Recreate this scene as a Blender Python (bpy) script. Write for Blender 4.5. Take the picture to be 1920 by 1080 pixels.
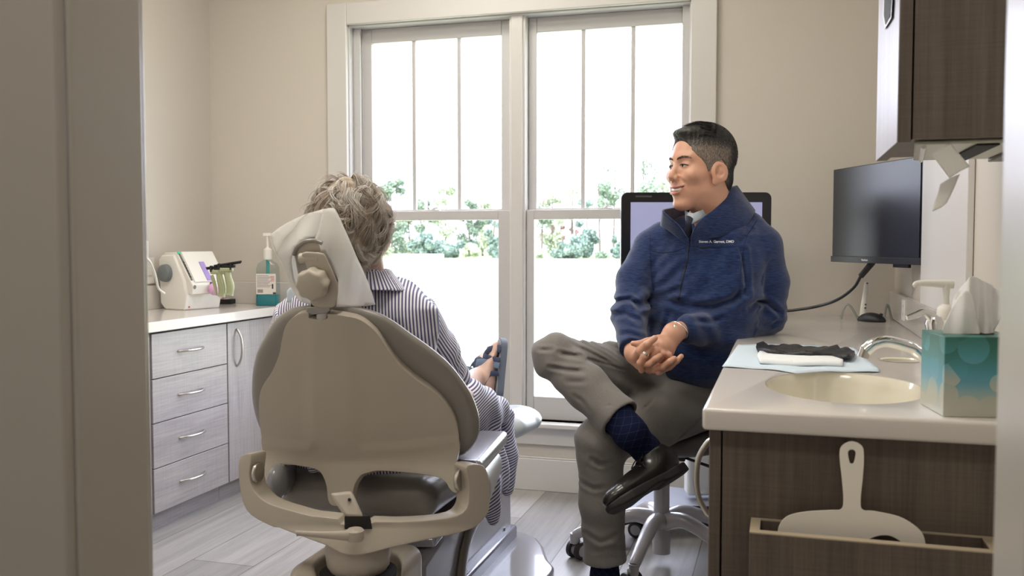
import bpy, bmesh, math, random
import numpy as np
from mathutils import Vector, Matrix
from mathutils.geometry import delaunay_2d_cdt

for _o in list(bpy.data.objects):
    bpy.data.objects.remove(_o)
SC = bpy.context.scene
COL = SC.collection
random.seed(7); np.random.seed(7)
PI = math.pi

# ------------------------------------------------------------------ camera
CAM_H = 1.05; FPX = 1730.0; YAW = math.radians(16.34); PIT = math.radians(2.747)
cam_d = bpy.data.cameras.new('camera'); cam = bpy.data.objects.new('camera', cam_d); COL.objects.link(cam)
cam_d.sensor_width = 36; cam_d.lens = 36*FPX/1920
cam.location = (0, 0, CAM_H); cam.rotation_euler = (PI/2-PIT, 0, YAW)
cam_d.clip_start = .02; cam_d.clip_end = 400
cam_d.dof.use_dof = True; cam_d.dof.focus_distance = 2.7; cam_d.dof.aperture_fstop = 6.5
SC.camera = cam

# ------------------------------------------------------------------ world, sun, lamps, exposure
wd = bpy.data.worlds.new('sky'); SC.world = wd; wd.use_nodes = True
nt = wd.node_tree; bg = nt.nodes['Background']
bg.inputs[0].default_value = (.77, .82, 1.0, 1); bg.inputs[1].default_value = 9.0
sun_d = bpy.data.lights.new('sun', 'SUN'); sun_d.energy = 9.0; sun_d.angle = .01; sun_d.color = (1, .96, .9)
sun = bpy.data.objects.new('sun', sun_d); COL.objects.link(sun); sun.rotation_euler = (math.radians(38), 0, math.radians(-32))
def area(name, loc, size, power, color, rot=(0, 0, 0), spread=PI):
    l = bpy.data.lights.new(name, 'AREA'); l.shape = 'RECTANGLE'; l.size, l.size_y = size; l.energy = power; l.color = color; l.spread = spread
    o = bpy.data.objects.new(name, l); COL.objects.link(o); o.location = loc; o.rotation_euler = rot
    return o
WARM = (1.0, .96, .91)
ROOM_LAMPS = [(-1.9, 1.7), (-.55, 1.7), (-1.2, 2.9)]
for i, (x, y) in enumerate(ROOM_LAMPS):
    area('ceiling_lamp_light', (x, y, 2.57), (.55, .55), 10, WARM)
area('hall_lamp_light', (-.5, -.4, 2.57), (1.1, .5), 14, WARM)
_p = area('window_portal', (-1.1, 3.95, 1.17), (1.7, 1.8), 1, (1, 1, 1), (-PI/2, 0, 0)); _p.data.cycles.is_portal = True
SC.view_settings.view_transform = 'Standard'; SC.view_settings.look = 'None'
SC.view_settings.exposure = 0.25; SC.view_settings.gamma = 1.0; SC.view_settings.use_curve_mapping = False
SC.cycles.use_denoising = True
SC.cycles.max_bounces = 8; SC.cycles.diffuse_bounces = 4; SC.cycles.transparent_max_bounces = 16
SC.cycles.sample_clamp_indirect = 6

# ------------------------------------------------------------------ from photo pixel to place
_f = Vector((-math.sin(YAW)*math.cos(PIT), math.cos(YAW)*math.cos(PIT), -math.sin(PIT)))
_r = Vector((math.cos(YAW), math.sin(YAW), 0)); _u = _r.cross(_f); EYE = Vector((0, 0, CAM_H))
GF = Vector((-math.sin(YAW), math.cos(YAW), 0))
def ray(px, py): return _f + _r*((px-960)/FPX) - _u*((py-540)/FPX)
def P(px, py, d): v = ray(px, py); return EYE + v*(d/v.dot(GF))
def PX(px, py, x): v = ray(px, py); return EYE + v*(x/v.x)
def PY(px, py, y): v = ray(px, py); return EYE + v*(y/v.y)
def PZ(px, py, z): v = ray(px, py); return EYE + v*((z-CAM_H)/v.z)
def PP(px, py, o, n): v = ray(px, py); return EYE + v*((o-EYE).dot(n)/v.dot(n))
RM = Matrix.Rotation(YAW, 4, 'Z'); RMI = RM.inverted()
def K(px, py, d): return RMI @ P(px, py, d)      # (right, depth, up) frame of the figures

# ------------------------------------------------------------------ materials
def lin(c):
    if isinstance(c, str): c = tuple(int(c[i:i+2], 16) for i in (0, 2, 4))
    return tuple((x/255/12.92 if x/255 <= .04045 else ((x/255+.055)/1.055)**2.4) for x in c) + (1,)
_mats = {}
def mat(name, col, rough=.5, metal=0., spec=.5, coat=0., bump=None, var=None, sss=0., trans=0., emit=None, sheen=0., aniso=None):
    """var = (scale, amount, stretch xyz): colour mottling; bump = (scale, strength, stretch)"""
    if name in _mats: return _mats[name]
    m = bpy.data.materials.new(name); m.use_nodes = True; n = m.node_tree.nodes; L = m.node_tree.links
    b = n['Principled BSDF']; c = lin(col)
    b.inputs['Base Color'].default_value = c; b.inputs['Roughness'].default_value = rough; b.inputs['Metallic'].default_value = metal
    b.inputs['Specular IOR Level'].default_value = spec; b.inputs['Coat Weight'].default_value = coat
    b.inputs['Subsurface Weight'].default_value = sss
    if sss: b.inputs['Subsurface Radius'].default_value = (1, .35, .2); b.inputs['Subsurface Scale'].default_value = .008
    b.inputs['Transmission Weight'].default_value = trans
    if sheen: b.inputs['Sheen Weight'].default_value = sheen; b.inputs['Sheen Roughness'].default_value = .5
    if emit: b.inputs['Emission Color'].default_value = lin(emit[0]); b.inputs['Emission Strength'].default_value = emit[1]
    tc = None
    def noise(sc, st, detail=4):
        nonlocal tc
        if tc is None: tc = n.new('ShaderNodeTexCoord')
        mp = n.new('ShaderNodeMapping'); mp.inputs['Scale'].default_value = st
        t = n.new('ShaderNodeTexNoise'); t.inputs['Scale'].default_value = sc; t.inputs['Detail'].default_value = detail
        L.new(tc.outputs['Object'], mp.inputs[0]); L.new(mp.outputs[0], t.inputs[0]); return t
    if var:
        t = noise(var[0], var[2] if len(var) > 2 else (1, 1, 1))
        r = n.new('ShaderNodeValToRGB'); a = var[1]
        r.color_ramp.elements[0].position = .3; r.color_ramp.elements[1].position = .7
        if len(var) > 3:
            r.color_ramp.elements[0].color = c; r.color_ramp.elements[1].color = lin(var[3])
        else:
            r.color_ramp.elements[0].color = tuple(x*(1-a) for x in c[:3]) + (1,)
            r.color_ramp.elements[1].color = tuple(min(1, x*(1+a)) for x in c[:3]) + (1,)
        L.new(t.outputs[0], r.inputs[0]); L.new(r.outputs[0], b.inputs['Base Color'])
    if bump:
        t = noise(bump[0], bump[2] if len(bump) > 2 else (1, 1, 1))
        bp = n.new('ShaderNodeBump'); bp.inputs['Strength'].default_value = bump[1]; bp.inputs['Distance'].default_value = .01
        L.new(t.outputs[0], bp.inputs['Height']); L.new(bp.outputs[0], b.inputs['Normal'])
    _mats[name] = m
    return m
def glass(name, tint=(1, 1, 1, 1), r=.02):
    m = bpy.data.materials.new(name); m.use_nodes = True; n = m.node_tree.nodes; L = m.node_tree.links; n.clear()
    o = n.new('ShaderNodeOutputMaterial'); mx = n.new('ShaderNodeMixShader'); t = n.new('ShaderNodeBsdfTransparent'); g = n.new('ShaderNodeBsdfGlossy')
    fr = n.new('ShaderNodeFresnel'); fr.inputs[0].default_value = 1.4; ge = n.new('ShaderNodeNewGeometry'); mr = n.new('ShaderNodeMapRange'); mr.inputs[3].default_value = 1.4; mr.inputs[4].default_value = 1/1.4; L.new(ge.outputs['Backfacing'], mr.inputs[0]); L.new(mr.outputs[0], fr.inputs[0]); t.inputs[0].default_value = tint; g.inputs['Roughness'].default_value = r
    L.new(fr.outputs[0], mx.inputs[0]); L.new(t.outputs[0], mx.inputs[1]); L.new(g.outputs[0], mx.inputs[2]); L.new(mx.outputs[0], o.inputs[0])
    return m
def film(name, col, tr=.35, rough=.6, bump=None):
    m = mat(name, col, rough, spec=.35, bump=bump); n = m.node_tree.nodes; L = m.node_tree.links; o = n['Material Output']
    t = n.new('ShaderNodeBsdfTranslucent'); t.inputs[0].default_value = lin(col); mx = n.new('ShaderNodeMixShader'); mx.inputs[0].default_value = tr
    L.new(n['Principled BSDF'].outputs[0], mx.inputs[1]); L.new(t.outputs[0], mx.inputs[2]); L.new(mx.outputs[0], o.inputs[0]); return m
def attr_mix(name, attr, stops, rough=.6, bump=None, spec=.5, sss=0., sheen=0., jitter=None):
    """colour read from a float attribute through a ramp (a pattern that lies in the cloth or skin)"""
    m = mat(name, 'ffffff', rough, bump=bump, spec=spec, sss=sss, sheen=sheen); n = m.node_tree.nodes; L = m.node_tree.links
    a = n.new('ShaderNodeAttribute'); a.attribute_name = attr
    r = n.new('ShaderNodeValToRGB'); e = r.color_ramp.elements
    while len(e) < len(stops): e.new(.5)
    for i, (p, c) in enumerate(stops): e[i].position = p; e[i].color = lin(c)
    src = a.outputs['Fac']
    if jitter:      # (scale, stretch, amount): strand-like flecks
        tc = n.new('ShaderNodeTexCoord'); mp = n.new('ShaderNodeMapping'); mp.inputs['Scale'].default_value = jitter[1]; t = n.new('ShaderNodeTexNoise'); t.inputs['Scale'].default_value = jitter[0]; t.inputs['Detail'].default_value = 3
        L.new(tc.outputs['Object'], mp.inputs[0]); L.new(mp.outputs[0], t.inputs[0]); k = n.new('ShaderNodeMath'); k.operation = 'MULTIPLY_ADD'; k.inputs[1].default_value = jitter[2]
        k2 = n.new('ShaderNodeMath'); k2.operation = 'SUBTRACT'; k2.inputs[1].default_value = jitter[2]*.5
        L.new(t.outputs[0], k.inputs[0]); L.new(src, k.inputs[2]); L.new(k.outputs[0], k2.inputs[0]); src = k2.outputs[0]
    L.new(src, r.inputs[0]); L.new(r.outputs[0], n['Principled BSDF'].inputs['Base Color'])
    return m

# ------------------------------------------------------------------ object bookkeeping
def tag(o, label=None, cat=None, group=None, kind=None):
    if label: o['label'] = label
    if cat: o['category'] = cat
    if group: o['group'] = group
    if kind: o['kind'] = kind
    return o
def thing(name, label, cat, loc=(0, 0, 0), group=None):
    o = bpy.data.objects.new(name, None); o.empty_display_size = .05; COL.objects.link(o); o.location = loc
    return tag(o, label, cat, group)
def wloc(o):
    v = Vector((0, 0, 0))
    while o is not None: v += o.location; o = o.parent
    return v
def link(name, me, m, parent=None, smooth=40, bevel=0, bseg=2, subsurf=0, solid=0, kind=None, soff=0):
    """mesh in world coordinates -> object, origin at its base (or at its parent's)"""
    n = len(me.vertices); co = np.empty(n*3, np.float32); me.vertices.foreach_get('co', co); co = co.reshape(-1, 3)
    if parent is None: org = np.array([(co[:, 0].min()+co[:, 0].max())/2, (co[:, 1].min()+co[:, 1].max())/2, co[:, 2].min()])
    else: org = np.array(wloc(parent))
    co = co - org.astype(np.float32); me.vertices.foreach_set('co', co.ravel()); me.update()
    for mm in (m if isinstance(m, (list, tuple)) else [m]): me.materials.append(mm)
    o = bpy.data.objects.new(name, me); COL.objects.link(o)
    if parent is None: o.location = org
    else: o.parent = parent
    if smooth:
        me.polygons.foreach_set('use_smooth', [True]*len(me.polygons))
        if smooth < 180: me.set_sharp_from_angle(angle=math.radians(smooth))
    if solid: s = o.modifiers.new('solid', 'SOLIDIFY'); s.thickness = solid; s.offset = soff
    if bevel:
        b = o.modifiers.new('bevel', 'BEVEL'); b.width = bevel; b.segments = bseg; b.limit_method = 'ANGLE'; b.angle_limit = math.radians(35)
        b.harden_normals = False
    if subsurf: s = o.modifiers.new('sub', 'SUBSURF'); s.levels = s.render_levels = subsurf
    if kind: o['kind'] = kind
    return o
def copy_tree(o, parent=None, loc=None):
    c = o.copy(); COL.objects.link(c)
    if parent is not None: c.parent = parent
    if loc is not None: c.location = loc
    for ch in [x for x in bpy.data.objects if x.parent == o]: copy_tree(ch, c)
    return c

def spline(pts, n=8):
    """catmull-rom through points; tuples of any length"""
    p = [np.array(x, float) for x in pts]; p = [2*p[0]-p[1]] + p + [2*p[-1]-p[-2]]; out = []
    for i in range(1, len(p)-2):
        for k in range(n):
            t = k/n
            out.append(.5*((2*p[i])+(-p[i-1]+p[i+1])*t+(2*p[i-1]-5*p[i]+4*p[i+1]-p[i+2])*t*t+(-p[i-1]+3*p[i]-3*p[i+1]+p[i+2])*t**3))
    out.append(p[-2]); return out
def cspline(pts, n=4):
    p = [np.array(x, float) for x in pts]; N = len(p); out = []
    for i in range(N):
        a, b, c, d = p[i-1], p[i], p[(i+1) % N], p[(i+2) % N]
        for k in range(n):
            t = k/n; out.append(.5*((2*b)+(-a+c)*t+(2*a-5*b+4*c-d)*t*t+(-a+3*b-3*c+d)*t**3))
    return out

class MB:
    def __init__(s, M=None): s.v = []; s.f = []; s.mi = []; s.M = M; s.cur = 0
    def _add(s, vs, fs, M=None):
        o = len(s.v)
        for v in vs:
            v = Vector(v)
            if M is not None: v = M @ v
            if s.M is not None: v = s.M @ v
            s.v.append(v)
        for f in fs: s.f.append([i+o for i in f]); s.mi.append(s.cur)
        return s
    def box(s, x0, x1, y0, y1, z0, z1, M=None):
        vs = [(x, y, z) for z in (z0, z1) for y in (y0, y1) for x in (x0, x1)]
        return s._add(vs, [(0, 2, 3, 1), (4, 5, 7, 6), (0, 1, 5, 4), (2, 6, 7, 3), (0, 4, 6, 2), (1, 3, 7, 5)], M)
    def hull8(s, b, t):
        return s._add(list(b)+list(t), [(3, 2, 1, 0), (4, 5, 6, 7), (0, 1, 5, 4), (1, 2, 6, 5), (2, 3, 7, 6), (3, 0, 4, 7)])
    def rings(s, rs, cap=True, close=True, closed_path=False):
        n = len(rs[0]); vs = [v for r in rs for v in r]; fs = []; R = len(rs)
        for i in range(R if closed_path else R-1):
            j = (i+1) % R
            for k in range(n if close else n-1):
                l = (k+1) % n; fs.append((i*n+k, i*n+l, j*n+l, j*n+k))
        if cap and not closed_path: fs.append(tuple(range(n))[::-1]); fs.append(tuple((R-1)*n+k for k in range(n)))
        return s._add(vs, fs)
    def tube(s, pts, r, n=12, sm=0, flat=1., up=None, cap=True, closed=False):
        rr = r if isinstance(r, (list, tuple)) else [r]*len(pts)
        q = [tuple(p)+(a,) for p, a in zip(pts, rr)]
        if sm: q = cspline(q, sm) if closed else spline(q, sm)
        pp = [Vector(x[:3]) for x in q]; ra = [x[3] for x in q]; N = len(pp); rs = []
        ref = Vector(up) if up else None; prev = None
        for i in range(N):
            if closed: t = (pp[(i+1) % N]-pp[i-1])
            else: t = (pp[min(i+1, N-1)]-pp[max(i-1, 0)])
            t.normalize()
            if prev is None:
                a = ref or (Vector((0, 0, 1)) if abs(t.z) < .9 else Vector((1, 0, 0)))
            else: a = ref or prev
            x = a - t*a.dot(t); x.normalize(); prev = x; y = t.cross(x)
            rs.append([pp[i]+x*math.cos(2*PI*k/n)*ra[i]+y*math.sin(2*PI*k/n)*ra[i]*flat for k in range(n)])
        return s.rings(rs, cap=cap, closed_path=closed)
    def lathe(s, prof, c=(0, 0, 0), n=32, M=None, cap=True, sx=1, sy=1):
        rs = [[(c[0]+r*sx*math.cos(2*PI*k/n), c[1]+r*sy*math.sin(2*PI*k/n), c[2]+z) for k in range(n)] for r, z in prof]
        if M is not None: rs = [[M @ Vector(v) for v in r] for r in rs]
        return s.rings(rs, cap=cap)
    def prism(s, out, fn0, fn1):
        """outline of 2D points; fn0/fn1 map (a, b) to 3D for each cap"""
        n = len(out); vs = [fn0(*p) for p in out]+[fn1(*p) for p in out]
        fs = [tuple(range(n))[::-1], tuple(range(n, 2*n))]+[(k, (k+1) % n, n+(k+1) % n, n+k) for k in range(n)]
        return s._add(vs, fs)
    def sphere(s, c, r, n=16, sc=(1, 1, 1), M=None):
        rs = []
        for i in range(1, n//2):
            a = PI*i/(n//2); rs.append([(c[0]+r*sc[0]*math.sin(a)*math.cos(2*PI*k/n), c[1]+r*sc[1]*math.sin(a)*math.sin(2*PI*k/n), c[2]-r*sc[2]*math.cos(a)) for k in range(n)])
        if M is not None: rs = [[M @ Vector(v) for v in q] for q in rs]
        return s.rings(rs)
    def build(s, name, m, parent=None, **k):
        me = bpy.data.meshes.new(name); me.from_pydata([tuple(v) for v in s.v], [], s.f); 
        if any(s.mi): me.polygons.foreach_set('material_index', s.mi)
        bm = bmesh.new(); bm.from_mesh(me); bmesh.ops.recalc_face_normals(bm, faces=bm.faces); bm.to_mesh(me); bm.free()
        return link(name, me, m, parent, **k)
def sheet(name, out, fn, m, parent=None, step=.02, thick=.002, sm=0, jit=0., **k):
    """fill a 2D outline with a fine mesh, fn(a,b)->3D gives it its shape, then give it thickness"""
    if sm: out = cspline(out, sm)
    out = [Vector((p[0], p[1])) for p in out]; n = len(out); pts = list(out)
    # densify the rim
    rim = []
    for i in range(n):
        a, b = out[i], out[(i+1) % n]; c = max(1, int((b-a).length/step))
        for j in range(c): rim.append(a+(b-a)*(j/c))
    n = len(rim); pts = list(rim)
    xs = [p.x for p in rim]; ys = [p.y for p in rim]; A = np.array([(p.x, p.y) for p in rim]); B = np.roll(A, -1, 0)
    y = min(ys)+step*.5; row = 0
    while y < max(ys):
        x = min(xs)+step*(.5 if row % 2 else .99)
        while x < max(xs):
            q = np.array([x, y]); d = B-A; t = np.clip(((q-A)*d).sum(1)/np.maximum((d*d).sum(1), 1e-12), 0, 1)
            if np.hypot(*((A+d*t[:, None]-q).T)).min() > step*.45:
                c = ((A[:, 1] > y) != (B[:, 1] > y)) & (x < d[:, 0]*(y-A[:, 1])/np.where(d[:, 1] == 0, 1e-12, d[:, 1])+A[:, 0])
                if c.sum() % 2: pts.append(Vector((x, y)))
            x += step
        y += step*.87; row += 1
    r = delaunay_2d_cdt(pts, [], [list(range(n))], 1, 1e-7)
    vs = [tuple(fn(v.x, v.y)) for v in r[0]]
    me = bpy.data.meshes.new(name); me.from_pydata(vs, [], [tuple(f) for f in r[2]])
    return link(name, me, m, parent, solid=thick, **k)
def booldiff(o, cutters):
    for c in cutters:
        md = o.modifiers.new('cut', 'BOOLEAN'); md.operation = 'DIFFERENCE'; md.solver = 'EXACT'; md.object = c
    bpy.context.view_layer.update(); dg = bpy.context.evaluated_depsgraph_get()
    me = bpy.data.meshes.new_from_object(o.evaluated_get(dg)); o.modifiers.clear(); o.data = me
    for c in cutters: bpy.data.objects.remove(c)
    me.polygons.foreach_set('use_smooth', [True]*len(me.polygons)); me.set_sharp_from_angle(angle=math.radians(35)); return o

# ------------------------------------------------------------------ distance-field sculpting for organic shapes
def V3(p): return np.array([p[0], p[1], p[2]], np.float32)
def smin(a, b, k):
    if k <= 0: return np.minimum(a, b)
    h = np.clip(.5+.5*(b-a)/k, 0, 1); return b+(a-b)*h-k*h*(1-h)
def smax(a, b, k): return -smin(-a, -b, k)
def s_cap(q, a, b, ra, rb=None):
    a = V3(a); b = V3(b); rb = ra if rb is None else rb; ba = b-a; pa = q-a
    h = np.clip((pa@ba)/max(float(ba@ba), 1e-9), 0, 1)
    return np.linalg.norm(pa-h[:, None]*ba, axis=1)-(ra+(rb-ra)*h)
def s_ell(q, c, r, R=None):
    p = q-V3(c)
    if R is not None: p = p@np.array(R, np.float32)
    r = np.array(r, np.float32); k0 = np.linalg.norm(p/r, axis=1); k1 = np.linalg.norm(p/(r*r), axis=1)
    return k0*(k0-1)/np.maximum(k1, 1e-6)
def s_box(q, c, h, rad=.01, R=None):
    p = q-V3(c)
    if R is not None: p = p@np.array(R, np.float32)
    d = np.abs(p)-(np.array(h, np.float32)-rad)
    return np.linalg.norm(np.maximum(d, 0), axis=1)+np.minimum(d.max(1), 0)-rad
def s_ecap(q, a, b, ra, rb, flat, nrm):
    """capsule squashed along nrm by flat (a limb or torso with an oval section)"""
    nrm = V3(nrm); nrm = nrm/np.linalg.norm(nrm); a = V3(a); b = V3(b); ba = b-a; pa = q-a
    h = np.clip((pa@ba)/max(float(ba@ba), 1e-9), 0, 1); w = pa-h[:, None]*ba
    dn = w@nrm; w2 = w+np.outer(dn*(1/flat-1), nrm)
    return (np.linalg.norm(w2, axis=1)-(ra+(rb-ra)*h))*min(1, flat)
def s_chain(q, pts, k=.01):
    d = None
    for (a, ra), (b, rb) in zip(pts[:-1], pts[1:]):
        c = s_cap(q, a, b, ra, rb); d = c if d is None else smin(d, c, k)
    return d
def grooves(q, lines):
    """cloth creases: each (pixel polyline, depth, width, depth of the fold); measured across the cloth's front"""
    o = np.zeros(len(q), np.float32)
    for pts, d0, w, amp in lines:
        g = [V3(K(x, y, d0)) for x, y in pts]; best = np.full(len(q), 9., np.float32)
        for a, b in zip(g[:-1], g[1:]):
            ba = (b-a)[[0, 2]]; pa = (q-a)[:, [0, 2]]; h = np.clip((pa@ba)/max(float(ba@ba), 1e-9), 0, 1); best = np.minimum(best, np.linalg.norm(pa-h[:, None]*ba, axis=1))
        e = np.minimum(np.linalg.norm((q-g[0])[:, [0, 2]], axis=1), np.linalg.norm((q-g[-1])[:, [0, 2]], axis=1))
        k = amp*np.exp(-(best/w)**2)*np.clip(e/.02+.15, 0, 1)*np.exp(-((q[:, 1]-d0)/.10)**2)
        o += k-.45*amp*np.exp(-((best-2.1*w)/w)**2)*np.clip(e/.02+.15, 0, 1)*np.exp(-((q[:, 1]-d0)/.10)**2)
    return o
def isomesh(fn, lo, hi, h, bs=8):
    lo = np.array(lo, float); hi = np.array(hi, float); nb = np.ceil((hi-lo)/h/bs).astype(int); N = nb*bs+1
    G = np.full(N, 1.0, np.float32)
    bc = np.stack(np.meshgrid(*[np.arange(k) for k in nb], indexing='ij'), -1).reshape(-1, 3)
    cen = (lo+(bc+.5)*bs*h).astype(np.float32); dv = fn(cen); act = bc[np.abs(dv) < bs*h*1.3]
    sg = dv.reshape(nb) < 0
    G[:-1, :-1, :-1] = np.where(np.repeat(np.repeat(np.repeat(sg, bs, 0), bs, 1), bs, 2), -1., 1.)
    loc = np.stack(np.meshgrid(*[np.arange(bs+1)]*3, indexing='ij'), -1).reshape(-1, 3)
    for s in range(0, len(act), 600):
        idx = (act[s:s+600, None, :]*bs+loc[None]).reshape(-1, 3)
        G[idx[:, 0], idx[:, 1], idx[:, 2]] = fn((lo+idx*h).astype(np.float32))
    S = G < 0; c8 = [S[a:N[0]-1+a, b:N[1]-1+b, c:N[2]-1+c] for a in (0, 1) for b in (0, 1) for c in (0, 1)]
    cnt = sum(x.astype(np.int8) for x in c8); cells = np.argwhere((cnt > 0) & (cnt < 8))
    cid = np.full(N-1, -1, np.int32); cid[cells[:, 0], cells[:, 1], cells[:, 2]] = np.arange(len(cells))
    acc = np.zeros((len(cells), 3)); num = np.zeros(len(cells))
    cor = [(a, b, c) for a in (0, 1) for b in (0, 1) for c in (0, 1)]
    for i in range(8):
        for j in range(i+1, 8):
            a, b = np.array(cor[i]), np.array(cor[j])
            if np.abs(a-b).sum() != 1: continue
            va = G[tuple((cells+a).T)]; vb = G[tuple((cells+b).T)]; x = (va < 0) != (vb < 0)
            t = np.where(x, va/np.where(x, va-vb, 1), 0); acc += np.where(x[:, None], a+(b-a)*t[:, None], 0); num += x
    V = lo+(cells+acc/num[:, None])*h; F = []
    for ax in range(3):
        o1, o2 = [(1, 2), (2, 0), (0, 1)][ax]; e = [0, 0, 0]; e[ax] = 1
        sl0 = tuple(slice(0, N[k]-e[k]) for k in range(3)); sl1 = tuple(slice(e[k], N[k]) for k in range(3))
        ed = np.argwhere(S[sl0] != S[sl1]); ed = ed[(ed[:, o1] > 0) & (ed[:, o2] > 0) & (ed[:, o1] < N[o1]-1) & (ed[:, o2] < N[o2]-1)]
        d1 = np.zeros(3, int); d1[o1] = 1; d2 = np.zeros(3, int); d2[o2] = 1
        q = np.stack([cid[tuple((ed-a).T)] for a in (d1+d2, d2, 0*d1, d1)], 1); s0 = S[tuple(ed.T)]
        q[~s0] = q[~s0][:, ::-1]; F.append(q)
    F = np.concatenate(F); F = F[(F >= 0).all(1)]
    return V, F
def sculpt(name, fn, lo, hi, h, m, parent=None, M=RM, attrs=None, relax=1, **k):
    V, F = isomesh(fn, lo, hi, h)
    for _ in range(relax):      # light fairing
        acc = np.zeros_like(V); n = np.zeros(len(V))
        for a in range(4):
            b = (a+1) % 4; np.add.at(acc, F[:, a], V[F[:, b]]); np.add.at(n, F[:, a], 1)
        V = V*.5+acc/np.maximum(n, 1)[:, None]*.5
    me = bpy.data.meshes.new(name); me.vertices.add(len(V)); me.loops.add(len(F)*4); me.polygons.add(len(F))
    W = V if M is None else V@np.array(M.to_3x3()).T
    me.vertices.foreach_set('co', W.astype(np.float32).ravel()); me.loops.foreach_set('vertex_index', F.astype(np.int32).ravel())
    me.polygons.foreach_set('loop_start', np.arange(len(F), dtype=np.int32)*4); me.update(calc_edges=True); me.validate()
    for an, af in (attrs or {}).items():
        a = me.attributes.new(an, 'FLOAT', 'POINT'); a.data.foreach_set('value', af(V.astype(np.float32)).astype(np.float32))
    k.setdefault('smooth', 180)
    return link(name, me, m, parent, **k)
def bounds(pts, pad): a = np.array([tuple(p) for p in pts]); return a.min(0)-pad, a.max(0)+pad
# ------------------------------------------------------------------ the room
WY = 3.768; LX = -2.57; RX = .41; CEIL = 2.6; DY0 = .76; DY1 = .86
m_wall = mat('wall_paint', 'cfc8be', .7, spec=.3, bump=(220, .04))
m_ceil = mat('ceiling_paint', 'e8e4da', .8)
m_trim = mat('white_trim_paint', 'd2cfcb', .32)
m_sash = mat('window_vinyl', 'c6c4c3', .4)
def wood(name, c1, c2, axis, rough=.45, sc=1.):
    m = bpy.data.materials.new(name); m.use_nodes = True; n = m.node_tree.nodes; L = m.node_tree.links; b = n['Principled BSDF']
    tc = n.new('ShaderNodeTexCoord'); st = [1, 1, 1]; st[axis] = .03
    mp = n.new('ShaderNodeMapping'); mp.inputs['Scale'].default_value = st
    t = n.new('ShaderNodeTexNoise'); t.inputs['Scale'].default_value = 130*sc; t.inputs['Detail'].default_value = 6; t.inputs['Roughness'].default_value = .7
    st2 = [1, 1, 1]; st2[axis] = .12
    mp2 = n.new('ShaderNodeMapping'); mp2.inputs['Scale'].default_value = st2
    t2 = n.new('ShaderNodeTexNoise'); t2.inputs['Scale'].default_value = 14*sc; t2.inputs['Detail'].default_value = 3
    # fine cross weave of the laminate
    st3 = [.03, .03, .03]; st3[axis] = 1
    mp3 = n.new('ShaderNodeMapping'); mp3.inputs['Scale'].default_value = st3
    t3 = n.new('ShaderNodeTexNoise'); t3.inputs['Scale'].default_value = 260*sc; t3.inputs['Detail'].default_value = 2
    for a, c in ((mp, t), (mp2, t2), (mp3, t3)): L.new(tc.outputs['Object'], a.inputs[0]); L.new(a.outputs[0], c.inputs[0])
    a1 = n.new('ShaderNodeMath'); a1.operation = 'MULTIPLY_ADD'; a1.inputs[1].default_value = .55
    a2 = n.new('ShaderNodeMath'); a2.operation = 'MULTIPLY'; a2.inputs[1].default_value = .32
    a3 = n.new('ShaderNodeMath'); a3.operation = 'MULTIPLY_ADD'; a3.inputs[1].default_value = .16
    L.new(t2.outputs[0], a2.inputs[0]); L.new(t.outputs[0], a1.inputs[0]); L.new(a2.outputs[0], a1.inputs[2])
    L.new(t3.outputs[0], a3.inputs[0]); L.new(a1.outputs[0], a3.inputs[2])
    r = n.new('ShaderNodeValToRGB'); r.color_ramp.elements[0].position = .38; r.color_ramp.elements[1].position = .64
    r.color_ramp.elements[0].color = lin(c1); r.color_ramp.elements[1].color = lin(c2)
    L.new(a3.outputs[0], r.inputs[0]); L.new(r.outputs[0], b.inputs['Base Color']); b.inputs['Roughness'].default_value = rough
    return m
m_wood_v = wood('laminate_upright', '4e443c', '6b6056', 2, .42)
m_gray_h = wood('grey_laminate_across', '8f8989', 'aea8a6', 1, .4)
m_gray_v = wood('grey_laminate_upright', '8f8989', 'aea8a6', 2, .4)
m_quartz = mat('quartz', 'd2ccc6', .16, var=(400, .03), coat=.2)
m_quartz_edge = m_quartz

def floor_mat():
    m = bpy.data.materials.new('plank_floor'); m.use_nodes = True; n = m.node_tree.nodes; L = m.node_tree.links; b = n['Principled BSDF']
    tc = n.new('ShaderNodeTexCoord'); mp = n.new('ShaderNodeMapping'); mp.inputs['Rotation'].default_value = (0, 0, PI/2)
    L.new(tc.outputs['Object'], mp.inputs[0])
    br = n.new('ShaderNodeTexBrick'); br.inputs['Scale'].default_value = 1; br.inputs['Brick Width'].default_value = 1.2; br.inputs['Row Height'].default_value = .23
    br.inputs['Mortar Size'].default_value = .0018; br.inputs['Color1'].default_value = lin('95928f'); br.inputs['Color2'].default_value = lin('b6b3b0'); br.inputs['Mortar'].default_value = lin('6b655e'); br.offset = .37
    L.new(mp.outputs[0], br.inputs[0])
    mp2 = n.new('ShaderNodeMapping'); mp2.inputs['Scale'].default_value = (1, .05, 1); L.new(tc.outputs['Object'], mp2.inputs[0])
    t = n.new('ShaderNodeTexNoise'); t.inputs['Scale'].default_value = 38; t.inputs['Detail'].default_value = 6; t.inputs['Roughness'].default_value = .65; L.new(mp2.outputs[0], t.inputs[0])
    r = n.new('ShaderNodeValToRGB'); r.color_ramp.elements[0].position = .35; r.color_ramp.elements[1].position = .66
    r.color_ramp.elements[0].color = (.66, .65, .65, 1); r.color_ramp.elements[1].color = (1, 1, 1, 1); L.new(t.outputs[0], r.inputs[0])
    mx = n.new('ShaderNodeMix'); mx.data_type = 'RGBA'; mx.blend_type = 'MULTIPLY'; mx.inputs[0].default_value = .8
    L.new(br.outputs[0], mx.inputs[6]); L.new(r.outputs[0], mx.inputs[7]); L.new(mx.outputs[2], b.inputs['Base Color'])
    b.inputs['Roughness'].default_value = .33
    return m
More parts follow.
